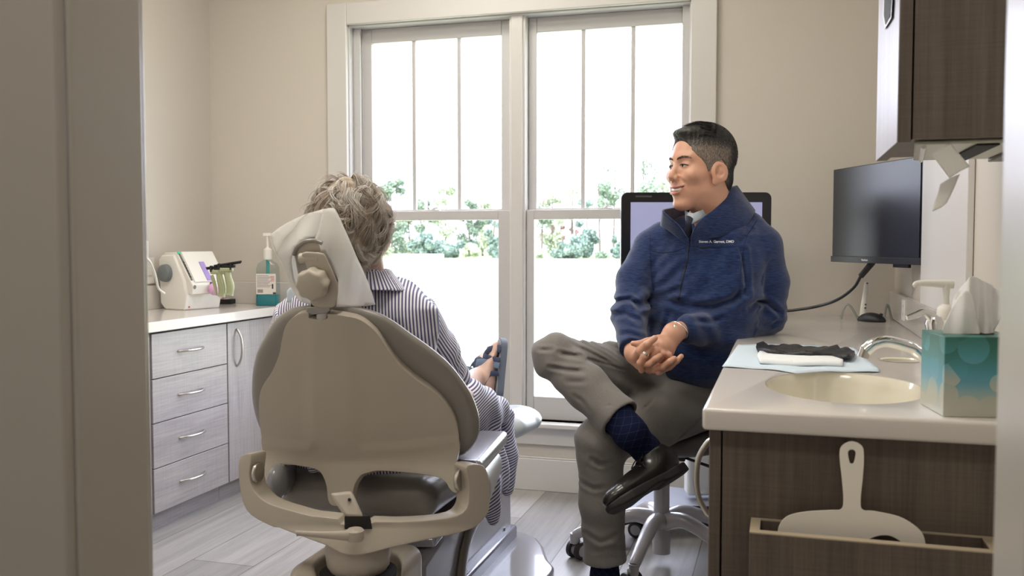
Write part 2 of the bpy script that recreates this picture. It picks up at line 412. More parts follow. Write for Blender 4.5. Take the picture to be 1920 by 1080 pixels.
def struct(name, mb, m, **k): return mb.build(name, m, kind='structure', **k)
struct('floor', MB().box(LX-.1, RX+2.2, -2.0, WY+.15, -.06, 0), floor_mat(), smooth=0)
struct('ceiling', MB().box(LX-.1, RX+2.2, -2.0, WY+.15, CEIL, CEIL+.1), m_ceil, smooth=0)
WX0, WX1, WZ0, WZ1 = -1.868, -.355, .296, 2.021       # window opening
b = MB(); b.box(LX, WX0, WY, WY+.15, 0, CEIL); b.box(WX1, RX, WY, WY+.15, 0, CEIL); b.box(WX0, WX1, WY, WY+.15, 0, WZ0); b.box(WX0, WX1, WY, WY+.15, WZ1, CEIL)
struct('wall_back', b, m_wall, smooth=0)
struct('wall_left', MB().box(LX-.1, LX, -2.0, WY+.15, 0, CEIL), m_wall, smooth=0)
struct('wall_right', MB().box(RX, RX+.1, DY1, WY+.15, 0, CEIL), m_wall, smooth=0)
# wall with the doorway we look through
DX0, DX1 = -.674, .176
b = MB(); b.box(LX, DX0-.02, DY0, DY1, 0, CEIL); b.box(DX1+.02, RX+2.2, DY0, DY1, 0, CEIL); b.box(DX0-.02, DX1+.02, DY0, DY1, 2.13, CEIL)
struct('wall_front', b, m_wall, smooth=0)
struct('wall_hall', MB().box(LX, RX+2.2, -2.0, -1.9, 0, CEIL), m_wall, smooth=0)
struct('wall_hall_right', MB().box(RX+2.1, RX+2.2, -1.9, DY0, 0, CEIL), m_wall, smooth=0)
# door frame: jamb lining with stop, casing towards us, casing towards the room
m_jl = mat('door_frame_paint', 'b9b2a8', .3)
for nm, xj, s in (('trim_1', DX0, -1), ('trim_2', DX1, 1)):
    b = MB(); X = sorted([xj, xj+s*.02]); b.box(*X, DY0-.004, DY1+.004, 0, 2.13)
    X = sorted([xj+s*.004, xj+s*.10]); b.box(*X, DY0-.020, DY0-.003, 0, 2.20)
    X = sorted([xj+s*.006, xj+s*.08]); b.box(*X, DY1+.001, DY1+.016, 0, 2.20)
    struct(nm, b, m_jl, bevel=.004, bseg=3)
struct('trim_3', MB().box(DX0-.02, DX1+.02, DY0-.004, DY1+.004, 2.11, 2.13), m_jl)
b = MB(); b.box(LX, WX1+.6, WY-.014, WY, 0, .137); b.box(LX, WX1+.6, WY-.011, WY, .137, .145)
struct('baseboard_back', b, m_trim, bevel=.003)

# window
W = thing('window_1', None, None, (-1.11, WY, WZ0)); W['kind'] = 'structure'
cx0, cx1, cz1 = -1.959, -.259, 2.111
b = MB(); b.box(cx0, WX0+.006, WY-.02, WY, WZ0, cz1); b.box(WX1-.006, cx1, WY-.02, WY, WZ0, cz1); b.box(WX0+.006, WX1-.006, WY-.02, WY, WZ1-.006, cz1)
b.build('window_casing', m_trim, W, bevel=.004)
b = MB(); b.box(cx0-.03, cx1+.03, WY-.05, WY+.05, WZ0-.022, WZ0); b.build('window_sill', m_trim, W, bevel=.006, bseg=3)
MB().box(cx0, cx1, WY-.016, WY, WZ0-.098, WZ0-.022).build('apron', m_trim, W, bevel=.003)
b = MB(); YB = WY+.15
b.box(WX0, WX0+.012, WY, YB, WZ0, WZ1); b.box(WX1-.012, WX1, WY, YB, WZ0, WZ1); b.box(WX0, WX1, WY, YB, WZ1-.012, WZ1); b.box(WX0, WX1, WY+.05, YB, WZ0-.02, WZ0+.012)
for x0, x1 in ((WX0+.012, WX0+.045), (WX1-.045, WX1-.012)):
    b.box(x0, x1, WY+.038, WY+.052, WZ0, WZ1-.01); b.box(x0, x1, WY+.066, WY+.078, WZ0, WZ1-.01)
b.build('window_jamb', m_sash, W, bevel=.002)
mx0 = PY(955, 300, WY+.02).x; mx1 = PY(985, 300, WY+.02).x
b = MB(); b.box(mx0, mx1, WY+.018, YB, WZ0, WZ1); b.box(mx0+.01, mx1-.01, WY+.008, WY+.02, WZ0, WZ1); b.build('mullion', m_trim, W, bevel=.003)
m_glass = glass('window_glass')
YU, YL = WY+.085, WY+.05
def sash(gx0, gx1, gz0, gz1, fx0, fx1, fz0, fz1, y, munt=()):
    b = MB(); b.box(fx0, gx0, y-.016, y+.016, fz0, fz1); b.box(gx1, fx1, y-.016, y+.016, fz0, fz1); b.box(gx0, gx1, y-.016, y+.016, fz0, gz0); b.box(gx0, gx1, y-.016, y+.016, gz1, fz1)
    s = b.build('sash', m_sash, W, bevel=.003)
    MB().box(gx0-.005, gx1+.005, y-.002, y+.002, gz0-.005, gz1+.005).build('glass_pane', m_glass, s, smooth=0)
    for x in munt: MB().box(x-.009, x+.009, y-.010, y+.010, gz0-.002, gz1+.002).build('muntin', m_sash, s, bevel=.004)
    return s
zt = PY(900, 70, YU).z; zb = PY(900, 392, YU).z; ztl = PY(900, 412.5, YL).z; zbl = PY(1004, 742, YL).z; zrt = PY(900, 394.5, YL-.016).z
for gl, gr, m1, m2, fx0, fx1 in ((700.5, 942, 777.5, 862, WX0+.012, mx0), (1008, 1279, 1094, 1187, mx1, WX1-.012)):
    x0 = PY(gl, 230, YU).x; x1 = PY(gr, 230, YU).x
    s = sash(x0, x1, zb, zt, fx0+.001, fx1-.001, zb-.03, WZ1-.012, YU, [PY(m1, 230, YU).x, PY(m2, 230, YU).x])
    gx0, gx1 = (x0-.005, PY(936, 500, YL).x) if gl < 900 else (PY(1003, 500, YL).x, x1-.004)
    s = sash(gx0, gx1, zbl, ztl, fx0+.001, fx1-.001, WZ0+.001, zrt, YL)
    xm = (gx0+gx1)/2
    for q in (xm,):
        l = MB(); l.lathe([(.001, .012), (.008, .011), (.011, .006), (.011, 0)], (q, YL+.004, zrt), n=16); l.box(q-.032, q+.032, YL-.008, YL+.012, zrt, zrt+.005); l.tube([(q-.005, YL+.004, zrt+.011), (q+.014, YL-.004, zrt+.013), (q+.026, YL-.008, zrt+.012)], [.003, .004, .003], 8)
        l.build('sash_lock', m_sash, s, bevel=.001)
# ceiling fittings (lamps of the room, above the frame)
m_lens = mat('lamp_lens', 'ffffff', .5, emit=('fff0d8', 2.0)); m_wmetal = mat('white_metal', 'e8e8e6', .4)
for i, (x, y) in enumerate(ROOM_LAMPS+[(-.5, -.4)]):
    t = thing('ceiling_light', ['square ceiling light above the chair back', 'square ceiling light above the sink counter', 'square ceiling light near the window', 'square ceiling light in the hallway behind the doorway'][i], 'ceiling light', (x, y, CEIL-.012))
    MB().box(x-.31, x+.31, y-.31, y+.31, CEIL-.012, CEIL-.001).build('light_frame', m_wmetal, t, bevel=.002)
    MB().box(x-.28, x+.28, y-.28, y+.28, CEIL-.016, CEIL-.012).build('diffuser', m_lens, t)

# ------------------------------------------------------------------ outside
m_field = mat('mown_field', 'b9bf9a', .95, spec=.1, var=(.8, .12))
struct('ground', MB().box(-150, 90, WY+.4, 78.5, -.5, -.28), m_field, smooth=0)
m_verge = mat('woodland_floor', '6f7a52', 1., spec=.1, var=(.5, .3))
struct('woodland_ground', MB().box(-220, 140, 78.5, 180, -.5, -.27), m_verge, smooth=0)
def leaf_mat(nm, c, c2): return mat(nm, c, .8, spec=.1, var=(1.1, 0, (1, 1, 1), c2))
m_leaf = [leaf_mat('leaves_dark', '55685c', '80938a'), leaf_mat('leaves_mid', '5d705e', '8b9a86'), leaf_mat('leaves_pale', '8f9c80', 'b4bda2'), leaf_mat('leaves_russet', '8a6666', 'a08480')]
m_bark = mat('bark', '5b5048', .9)
def tree(px, by, y, hpx, wpx, kind, name, label, dens=700, trunk=True, low=.15, pine=False):
    """a tree standing on the ground at distance y; heights and widths given as they look"""
    b0 = PY(px, by, y); s = (b0-EYE).dot(GF)/FPX; z0 = -.28; H = hpx*s; Wd = wpx*s/2; rg = random.Random(int(px*7+hpx))
    t = thing(name, label, 'tree' if trunk else 'shrub', (b0.x, y, z0), None)
    if trunk:
        lean = rg.uniform(-.3, .3); b = MB(); b.tube([(b0.x, y, z0), (b0.x+lean*.5, y, z0+H*.5), (b0.x+lean, y, z0+H*.96)], [.14, .10, .04], 8, sm=4)
        for k in range(7):
            a = rg.uniform(0, 6.28); zz = z0+H*rg.uniform(.3, .85); l = Wd*rg.uniform(.4, .8)
            b.tube([(b0.x+lean*.6, y, zz), (b0.x+math.cos(a)*l, y+math.sin(a)*l, zz+l*.5)], [.05, .015], 6)
        b.build('trunk', m_bark, t)
    vs = []; fs = []; n = 0; blobs = [(rg.uniform(-1, 1), rg.uniform(-1, 1), rg.uniform(low, 1)) for _ in range(int(10+Wd*4) if not pine else 9)]
    for k in range(dens):
        c = rg.choice(blobs); rad = Wd*.45*(1-.4*c[2]) if not pine else Wd*.6
        env = (math.sin(PI*min(1, max(.05, (c[2]-low*.6)/(1.1-low*.6))))**.5)
        cx = b0.x+c[0]*Wd*.7*env; cy = y+c[1]*Wd*.7*env; cz = z0+c[2]*H*.93
        v = Vector((rg.gauss(0, 1), rg.gauss(0, 1), rg.gauss(0, .7))); v.normalize(); v *= rad*rg.random()**.4
        p = Vector((cx, cy, max(cz+v.z, z0+.05)))+Vector((v.x, v.y, 0)); q = .05+.11*rg.random()
        a = Vector((rg.gauss(0, 1), rg.gauss(0, 1), rg.gauss(0, 1))).normalized()*q; d = a.cross(Vector((rg.gauss(0, 1), rg.gauss(0, 1), rg.gauss(0, 1)))).normalized()*q*.7
        vs += [p-a, p+d, p+a, p-d]; fs.append((n, n+1, n+2, n+3)); n += 4
    me = bpy.data.meshes.new('foliage'); me.from_pydata([tuple(v) for v in vs], [], fs); link('foliage', me, m_leaf[kind], t, smooth=0)
    return t
trees = [(735, 486, 88, 165, 70, 1, 0), (792, 486, 84, 120, 55, 1, 0), (835, 486, 86, 150, 60, 2, 0), (880, 486, 90, 110, 60, 1, 0), (925, 486, 84, 90, 40, 0, 0),
         (770, 486, 92, 80, 80, 2, 0), (905, 486, 95, 105, 70, 2, 0), (1015, 486, 84, 135, 40, 1, 1), (1035, 486, 92, 150, 60, 2, 0), (1070, 486, 88, 160, 70, 2, 1), (1098, 486, 84, 115, 50, 0, 0), (1125, 486, 87, 150, 35, 1, 1),
         (1150, 486, 90, 185, 55, 1, 1), (1205, 486, 88, 195, 60, 1, 1), (1240, 486, 91, 170, 70, 2, 1), (700, 486, 95, 130, 60, 2, 1), (1045, 484, 96, 78, 34, 3, 0), (1075, 484, 97, 74, 26, 3, 0)]
TL = ['pale tree behind the grey-haired head', 'dark green tree beyond the field beside the pale pole', 'tall pale green tree in the middle of the left window', 'bushy green tree right of the middle of the left window', 'dark shrubby tree at the right edge of the left window',
      'low pale undergrowth at the left end of the tree line', 'pale undergrowth near the right edge of the left window', 'thin tree at the left edge of the right window', 'light green tree just inside the right window', 'tall feathery pine in the middle left of the right window',
      'dense dark green tree in the middle of the right window', 'slim bare-stemmed pine left of the big screen', 'tall pine rising above the left corner of the big screen', 'tall pine in the third upper pane of the right window', 'broad pale pine beside the smiling man\'s face',
      'thin pine behind the curly hair, left of the pole', 'russet shrub behind the trees of the right window, left one', 'russet shrub behind the trees of the right window, right one']
for i, a in enumerate(trees):
    tree(a[0], a[1], a[2], a[3], a[4], a[5], 'pine_tree' if a[6] else ('russet_shrub' if a[5] == 3 else 'leafy_tree'), TL[i], dens=int(2200+a[4]*a[3]*.5) if not a[6] else 2200, low=.5 if a[6] else .08, pine=bool(a[6]))
for px, w, h, k, l in ((700, 70, 34, 2, 'pale round bush behind the striped shoulder'), (795, 60, 44, 0, 'dark bush left of the pale pole'), (838, 60, 38, 0, 'wide green bush right of the pale pole'), (880, 40, 26, 2, 'pale low bush at the field edge in the left window'), (932, 26, 34, 0, 'small dark bush against the left window frame'),
                    (1010, 30, 18, 2, 'pale low bush at the left edge of the right window'), (1055, 50, 26, 0, 'low dark green hedge bush in the right window'), (1085, 60, 44, 0, 'taller dark bush in the right window'), (1128, 34, 12, 1, 'low strip of bush in front of the bare stems'), (1158, 34, 44, 0, 'rounded green bush beside the big screen')):
    tree(px, 487, 79.5+random.random(), h, w, k, 'garden_bush', l, dens=int(w*h*2)+500, trunk=False, low=.1)
b0 = PY(802, 484, 82)
MB().tube([(b0.x, 82, -.28), (b0.x-.2, 82, 6.4)], [.12, .09], 10).build('utility_pole', mat('pale_pole', 'd8d4cc', .8), None); tag(bpy.data.objects['utility_pole'], 'pale leaning pole among the trees beyond the field', 'pole')
b0 = PY(785, 487, 76)
tag(MB().box(b0.x-2.6, b0.x+2.2, 76, 76.5, -.28, .12).build('low_wall', mat('white_masonry', 'f0eee8', .8), None, bevel=.05), 'low white garden wall at the left end of the far field edge', 'wall')
b0 = PY(1140, 470, 99)
h = thing('storage_shed', 'small white shed behind the bare stems, left of the big screen', 'shed', (b0.x, 99, -.28))
MB().box(b0.x-2.4, b0.x+2.4, 99, 102, -.28, 1.3).build('shed_wall', mat('shed_white', 'eeeeee', .7), h)
MB().hull8([(b0.x-2.6, 98.7, 1.3), (b0.x+2.6, 98.7, 1.3), (b0.x+2.6, 102.3, 1.3), (b0.x-2.6, 102.3, 1.3)], [(b0.x-2.5, 100.4, 1.9), (b0.x+2.5, 100.4, 1.9), (b0.x+2.5, 100.6, 1.9), (b0.x-2.5, 100.6, 1.9)]).build('shed_roof', mat('shed_roof_grey', '6f7780', .6), h)
# ------------------------------------------------------------------ left cabinets
CZ = .773; CT = .038; CFX = -2.135     # worktop height, thickness, left worktop front edge
FXL = CFX-.02                           # cabinet fronts
m_handle = mat('brushed_steel', 'c8c4bc', .28, metal=1.)
m_dark = mat('dark_gap', '1a1816', .7)
m_box_in = mat('cabinet_inside', '3a3531', .8)
def arc_handle(mb, p, q, out, r=.0045, rise=.026):
    p = Vector(p); q = Vector(q); o = Vector(out); m = (p+q)/2
    mb.tube([p, p+(q-p)*.06+o*rise*.35, p+(q-p)*.25+o*rise*.85, m+o*rise, p+(q-p)*.75+o*rise*.85, q-(q-p)*.06+o*rise*.35, q], [r*.8, r, r, r*1.1, r, r, r*.8], 10, sm=5)
def left_unit(name, y0, y1, label):
    t = thing(name, label, 'cabinet', ((LX+FXL)/2, (y0+y1)/2, 0), 'grey cabinets under the left worktop')
    b = MB(); b.box(LX+.003, FXL-.019, y0+.001, y1-.001, .10, CZ-CT-.001); b.build('cabinet_body', m_box_in, t)
    MB().box(LX+.003, FXL-.05, y0+.001, y1-.001, 0, .10).build('toe_kick', m_gray_h, t)
    return t
t = left_unit('base_cabinet', 2.30, 2.775, 'narrow grey cabinet left of the drawers, mostly behind the doorway frame')
d = MB().box(FXL-.018, FXL, 2.303, 2.771, .077, .727).build('door', m_gray_v, t, bevel=.0015)
hb = MB(); arc_handle(hb, (FXL, 2.36, .56), (FXL, 2.36, .69), (1, 0, 0)); hb.build('handle', m_handle, d)
t = left_unit('drawer_cabinet', 2.775, 3.25, 'grey wood-grain cabinet with four drawers and arched steel pulls')
for z0, z1 in ((.5655, .727), (.405, .5625), (.241, .402), (.077, .238)):
    d = MB().box(FXL-.018, FXL, 2.783, 3.245, z0, z1).build('drawer', m_gray_h, t, bevel=.0015)
    hb = MB(); zc = (z0+z1)/2+.004; arc_handle(hb, (FXL, 2.93, zc), (FXL, 3.085, zc), (1, 0, 0)); hb.build('handle', m_handle, d)
t = left_unit('base_cabinet', 3.25, WY-.004, 'grey cabinet with one door and a tall arched pull, behind the dental chair')
d = MB().box(FXL-.018, FXL, 3.253, WY-.008, .077, .727).build('door', m_gray_v, t, bevel=.0015)
hb = MB(); arc_handle(hb, (FXL, 3.315, .545), (FXL, 3.315, .70), (1, 0, 0)); hb.build('handle', m_handle, d)
t = thing('worktop', 'cream quartz worktop with upstand on the grey left cabinets', 'worktop', ((LX+CFX)/2, 3.0, CZ-CT))
MB().box(LX+.002, CFX, 2.28, WY-.002, CZ-CT, CZ).build('slab', m_quartz, t, bevel=.003)
b = MB(); b.box(LX+.002, LX+.018, 2.28, WY-.003, CZ, CZ+.1); b.box(LX+.018, CFX, WY-.018, WY-.003, CZ, CZ+.1); b.build('upstand', m_quartz, t, bevel=.002)

# ------------------------------------------------------------------ right counter with sink
RFX = -.127; RY0 = 1.575
t = thing('worktop', 'cream quartz counter with an oval sink bowl, along the right wall', 'worktop', ((RX+RFX)/2, 2.6, CZ-CT))
slab = MB().box(RFX, RX-.002, RY0, WY-.002, CZ-CT, CZ).build('slab', m_quartz, t, bevel=.007, bseg=4)
sc = (.118, 1.895); SR = (.148, .205); gc = (.272, 2.36); GR = .047
c1 = MB().lathe([(1, -.2), (1, .2)], n=72, M=Matrix.Translation((sc[0], sc[1], CZ)) @ Matrix.Diagonal((SR[0], SR[1], 1, 1))).build('c', m_dark); c1.name = 'cut1'
c2 = MB().lathe([(GR, -.2), (GR, .2)], (gc[0], gc[1], CZ), n=40).build('c2', m_dark)
slab = booldiff(slab, [c1, c2])
m_bowl = mat('cream_sink', 'e2dccb', .14, coat=.5)
prof = [(1.0, 0), (.985, -.006), (.965, -.02), (.93, -.06), (.84, -.105), (.6, -.135), (.3, -.145), (.1, -.148), (.098, -.16)]
outp = [(.1, -.166), (.62, -.150), (.88, -.115), (.97, -.06), (1.0, -.02), (1.0, 0)]
b = MB(); b.lathe([(r, z) for r, z in prof]+[(r*1.02, z-.006) for r, z in outp[:-1]]+[(1.0, 0)], n=72, cap=False, M=Matrix.Translation((sc[0], sc[1], CZ-.002)) @ Matrix.Diagonal((SR[0], SR[1], 1, 1)))
bowl = b.build('sink_bowl', m_bowl, t)
MB().lathe([(.001, .003), (.014, .003), (.018, .001), (.019, -.004)], (sc[0], sc[1], CZ-.152), n=24).build('drain', m_handle, bowl)
b = MB(); b.lathe([(GR+.004, .001), (GR-.001, .0015), (GR-.004, -.002), (GR-.005, -.12), (.001, -.12)], (gc[0], gc[1], CZ), n=40, cap=False); b.build('waste_opening', m_bowl, t)
b = MB(); b.box(RX-.018, RX-.002, RY0+.6, WY-.003, CZ, CZ+.1); b.build('upstand', m_quartz, t, bevel=.002)
b = MB(); yo = 3.33; b.box(RX-.0205, RX-.018, yo-.04, yo+.04, CZ+.02, CZ+.09); o = b.build('outlet_plate', mat('outlet_white', 'eceae4', .4), t, bevel=.001)
b = MB()
for zz in (.042, .068): b.lathe([(.001, 0), (.006, 0)], n=12, M=Matrix.Translation((RX-.0207, yo, CZ+zz)) @ Matrix.Rotation(-PI/2, 4, 'Y'))
b.build('outlet_socket', mat('outlet_grey', 'a09c98', .5), o)
# base cabinet below
t = thing('sink_cabinet', 'dark wood-grain cabinet under the sink counter with a slotted bin on its end', 'cabinet', (.15, 2.6, 0))
b = MB(); b.box(-.095, RX-.002, 1.62, 1.64, .0, CZ-CT-.001); e = b.build('end_panel', m_wood_v, t, bevel=.001)
MB().box(-.094, RX-.002, 1.641, 2.33, .08, .60).build('cabinet_body', m_box_in, t)
MB().box(-.04, RX-.002, 1.66, 2.33, 0, .08).build('toe_kick', m_wood_v, t)
ys = [1.618, 2.33]
for y0, y1 in zip(ys[:-1], ys[1:]):
    d = MB().box(-.118, -.098, y0+.002, y1-.002, .08, CZ-CT-.004).build('door', m_wood_v, t, bevel=.0015)
    hb = MB(); arc_handle(hb, (-.118, y0+.10, .545), (-.118, y0+.10, .692), (-1, 0, 0), r=.0052, rise=.030); hb.build('handle', m_handle, d)
# bin pocket on the end panel
m_binr = mat('bin_rim', 'b3a48c', .45)
bx0, bx1, by0, by1, bz = -.046, .335, 1.535, 1.619, .578
b = MB(); w = .016; b.box(bx0, bx1, by0, by0+w, .1, bz); b.box(bx0, bx0+w, by0+w, by1, .1, bz); b.box(bx1-w*1.4, bx1, by0+w, by1, .1, bz); b.box(bx0+w, bx1-w*1.4, by1-.006, by1, .1, bz); b.box(bx0+w, bx1-w*1.4, by0+w, by1-.006, .1, .112)
pk = b.build('bin_pocket', m_wood_v, t, bevel=.001)
b = MB(); b.box(bx0, bx1, by0, by0+w, bz, bz+.002); b.box(bx0, bx0+w, by0+w, by1, bz, bz+.002); b.box(bx1-w*1.4, bx1, by0+w, by1, bz, bz+.002); b.box(bx0+w, bx1-w*1.4, by1-.006, by1, bz, bz+.002); b.build('pocket_rim', m_binr, pk)
# pale plastic board with handle standing in the pocket
def hb_fn(y): return lambda px, py: PY(px, py, y)
o_in = spline([(1457, 1008), (1461, 985), (1477, 967), (1510, 959), (1555, 956), (1577, 954), (1581, 935), (1578, 895), (1574, 855), (1578, 836), (1597, 827), (1616, 836), (1620, 855), (1618, 895), (1614, 935), (1617, 955), (1640, 958), (1685, 968), (1715, 985), (1731, 1003), (1737, 1030)], 5)
out2 = [tuple(p) for p in o_in]+[(1738, 1120), (1455, 1105)]
m_board = mat('pale_plastic', 'efe8dc', .35)
bd = MB().prism(out2, hb_fn(1.583), hb_fn(1.588)).build('dustpan', m_board, None)
hole = MB().prism(cspline([(1597, 843), (1604, 848), (1601, 866), (1597, 869), (1593, 866), (1590, 848)], 4), hb_fn(1.55), hb_fn(1.62)).build('h', m_dark)
h2 = MB().prism(cspline([(1625, 1018), (1640, 1007), (1662, 1004), (1680, 1010), (1690, 1022), (1660, 1040)], 4), hb_fn(1.55), hb_fn(1.62)).build('h', m_dark)
bd = booldiff(bd, [hole, h2]); bv = bd.modifiers.new('b', 'BEVEL'); bv.width = .0015; bv.segments = 2; bv.limit_method = 'ANGLE'
tag(bd, 'cream plastic paddle-shaped dustpan with a keyhole handle, standing in the slotted bin', 'dustpan')

# faucet
m_chrome = mat('chrome', 'e8eaec', .06, metal=1.)
fy = 1.93; fb = Vector((PY(1757, 640, fy).x, fy, CZ))
t = thing('faucet', 'chrome single-lever faucet arching over the sink, behind the tissue box', 'faucet', fb)
b = MB(); b.lathe([(.027, 0), (.027, .006), (.023, .010), (.021, .05), (.022, .075), (.018, .09)], fb, n=28); b.build('faucet_body', m_chrome, t)
tip = PY(1622, 655, fy-.02); arc = [fb+Vector((0, 0, .035)), PY(1725, 664, fy), PY(1712, 653, fy), PY(1690, 646, fy-.006), PY(1660, 640, fy-.012), PY(1638, 645, fy-.018), PY(1622, 657, fy-.02)]
b = MB(); b.tube(arc, [.014, .012, .012, .0115, .0115, .012, .013], 14, sm=6); sp = b.build('spout', m_chrome, t)
b = MB(); b.tube([PY(1624, 653, fy-.02), PY(1618, 670, fy-.02)], [.011, .011], 14); b.build('aerator', m_handle, sp)
lt = PY(1752, 597, fy)
b = MB(); b.tube([Vector((fb.x, fy, CZ+.085)), Vector((lt.x, fy, lt.z-.008)), Vector((lt.x, fy, lt.z+.004))], [.017, .017, .012], 16); b.tube([lt+Vector((0, 0, -.004)), PY(1735, 585, fy-.01), PY(1718, 590, fy-.02), PY(1700, 596, fy-.03)], [.012, .008, .007, .005], 12, sm=4, flat=.6)
b.build('lever', m_chrome, t)

# tissue box
def tissue_mat():
    m = bpy.data.materials.new('bokeh_card'); m.use_nodes = True; n = m.node_tree.nodes; L = m.node_tree.links; b = n['Principled BSDF']; b.inputs['Roughness'].default_value = .35
    tc = n.new('ShaderNodeTexCoord'); sp = n.new('ShaderNodeSeparateXYZ'); L.new(tc.outputs['Object'], sp.inputs[0])
    v = n.new('ShaderNodeTexVoronoi'); v.inputs['Scale'].default_value = 24; v.feature = 'F1'; v.inputs['Randomness'].default_value = .9; L.new(tc.outputs['Object'], v.inputs[0])
    lt = n.new('ShaderNodeMath'); lt.operation = 'LESS_THAN'; lt.inputs[1].default_value = .60; L.new(v.outputs['Distance'], lt.inputs[0])
    s2 = n.new('ShaderNodeSeparateColor'); L.new(v.outputs['Color'], s2.inputs[0])
    mu = n.new('ShaderNodeMath'); mu.operation = 'MULTIPLY'; L.new(lt.outputs[0], mu.inputs[0]); L.new(s2.outputs[0], mu.inputs[1])
    z = n.new('ShaderNodeMapRange'); z.inputs[1].default_value = 0; z.inputs[2].default_value = .13; L.new(sp.outputs[2], z.inputs[0])
    ad = n.new('ShaderNodeMath'); ad.operation = 'MULTIPLY_ADD'; ad.inputs[1].default_value = -.28; L.new(mu.outputs[0], ad.inputs[0]); L.new(z.outputs[0], ad.inputs[2])
    r = n.new('ShaderNodeValToRGB'); e = r.color_ramp.elements; e[0].position = 0; e[0].color = lin('bcbcae'); e[1].position = 1; e[1].color = lin('1e5a4e')
    for p, c in ((.16, 'b4b8aa'), (.3, '8fb0b0'), (.42, '5f9cae'), (.55, '4a93a0'), (.7, '3a7f7c'), (.86, '2a6a5c')):
        x = e.new(p); x.color = lin(c)
    L.new(ad.outputs[0], r.inputs[0]); L.new(r.outputs[0], b.inputs['Base Color']); return m
t = thing('tissue_box', 'teal tissue box with pale bubble pattern beside the sink', 'tissue box', (.31, 1.665, CZ))
c = [Vector((.250, 1.600, 0)), Vector((.366, 1.622, 0)), Vector((.347, 1.742, 0)), Vector((.232, 1.722, 0))]
b = MB(); b.hull8([v+Vector((0, 0, CZ)) for v in c], [v+Vector((0, 0, .902)) for v in c]); b.build('carton', tissue_mat(), t, bevel=.0015)
cx = Vector((.305, 1.672, .9025)); 
b = MB(); b.lathe([(.001, .0003), (.026, .0003)], cx, n=28, sx=1.2, cap=False); b.build('opening', m_dark, t)
m_tissue = film('tissue_paper', 'f4f2f0', .3, .9)
def tis(a, c):
    w = .011*math.sin(a*9+c*3)+.006*math.sin(a*23+1)
    return None
o2 = cspline([(1775, 622), (1782, 590), (1790, 555), (1812, 528), (1822, 518), (1845, 528), (1880, 548), (1886, 575), (1868, 612), (1858, 628), (1838, 632), (1815, 630), (1800, 628)], 4)
sheet('tissue', o2, lambda a, c: PY(a, c, 1.672+.018*math.sin(a*.09+c*.02)*min(1, (630-c)/40+.15)+.010*math.sin(a*.21)+.0003*(630-c)), m_tissue, t, step=3.5, thick=.0008)
o3 = cspline([(1838, 630), (1808, 626), (1775, 640), (1764, 625), (1770, 612), (1785, 590), (1793, 565), (1808, 555), (1830, 590)], 4)
o3 = cspline([(1768, 624), (1778, 592), (1795, 560), (1812, 545), (1826, 560), (1832, 600), (1836, 628), (1800, 630)], 4)
sheet('tissue', o3, lambda a, c: PY(a, c, 1.655+.012*math.sin(a*.12+1)*min(1, (632-c)/50)), m_tissue, t, step=3.5, thick=.0008)

# soap pump bottle
m_white = mat('white_plastic', 'e9e6de', .35)
sp0 = PY(1772, 640, 2.12); sb = Vector((sp0.x, 2.12, CZ))
t = thing('soap_bottle', 'white pump soap bottle standing behind the tissue box', 'bottle', sb)
zs = lambda py: PY(1772, py, 2.12).z
b = MB(); b.lathe([(.032, 0), (.034, .004), (.034, .07), (.030, .095), (.017, .112), (.0165, .118)], sb, n=28); b.build('bottle_body', m_white, t)
zc = CZ+.118; b = MB(); b.lathe([(.017, 0), (.018, .003), (.018, .022), (.013, .028), (.007, .032), (.006, .06)], (sb.x, sb.y, zc), n=24); pm = b.build('pump', m_white, t)
zt = zs(533); b = MB(); b.tube([(sb.x, sb.y, zc+.05), (sb.x, sb.y, zt)], [.0065, .009], 12); b.tube([(sb.x+.014, sb.y, zt), (sb.x-.012, sb.y-.004, zt+.001), (PY(1722, 529, 2.1).x, 2.105, zt+.002), (PY(1713, 534, 2.1).x, 2.1, zt-.004)], [.009, .0085, .006, .004], 12, sm=4, flat=.7); b.build('spout', m_white, pm)
t0 = PY(1740, 620, 2.02); b = MB(); b.lathe([(.018, 0), (.02, .003), (.02, .05), (.013, .062), (.004, .068)], (t0.x-.004, 2.06, CZ), n=24)
# bib, mask, gauze on the counter
def onz(z): return lambda px, py: PZ(px, py, z)
m_bib = mat('blue_paper', 'cfdde8', .85, spec=.1, bump=(500, .05))
s = sheet('dental_bib', [(1354, 688), (1384, 646), (1500, 646), (1601, 652), (1649, 693), (1649, 698), (1560, 697), (1495, 700), (1440, 693)], lambda a, c: PZ(a, c, CZ+.0015)+Vector((0, 0, .0008+.0008*math.sin(a*.07+c*.1))), m_bib, None, step=8, thick=.0006)
tag(s, 'pale blue paper bib spread on the counter between sink and smiling man', 'bib')
gz = sheet('folded_gauze', [(1420, 668), (1424, 661), (1500, 664), (1578, 670), (1581, 678), (1580, 684), (1500, 683), (1424, 679)], lambda a, c: PZ(a, c, CZ+.007)+Vector((0, 0, .001*math.sin(a*.05))), mat('gauze', 'eceff0', .9), None, step=6, thick=.007)
tag(gz, 'folded white gauze pad on the blue paper bib', 'gauze')
m_blk = mat('black_nitrile', '202024', .42, bump=(60, .5))
pts = [(1420, 648), (1432, 650), (1470, 653), (1510, 654), (1550, 656), (1575, 660), (1588, 663), (1602, 660)]
o2 = [(1420, 655), (1418, 648), (1430, 645), (1445, 648), (1475, 651), (1510, 652), (1540, 651), (1562, 655), (1566, 650), (1575, 657), (1586, 655), (1603, 659), (1600, 669), (1592, 673), (1578, 672), (1560, 667), (1520, 667), (1480, 664), (1440, 662)]
rg = random.Random(3)
gl = sheet('glove', o2, lambda a, c: PZ(a, c, CZ+.011)+Vector((0, 0, .0035*math.sin(a*.06+c*.3)+.0015*math.sin(a*.23+c*.7)+.0008*rg.random())), m_blk, None, step=4, thick=.010)
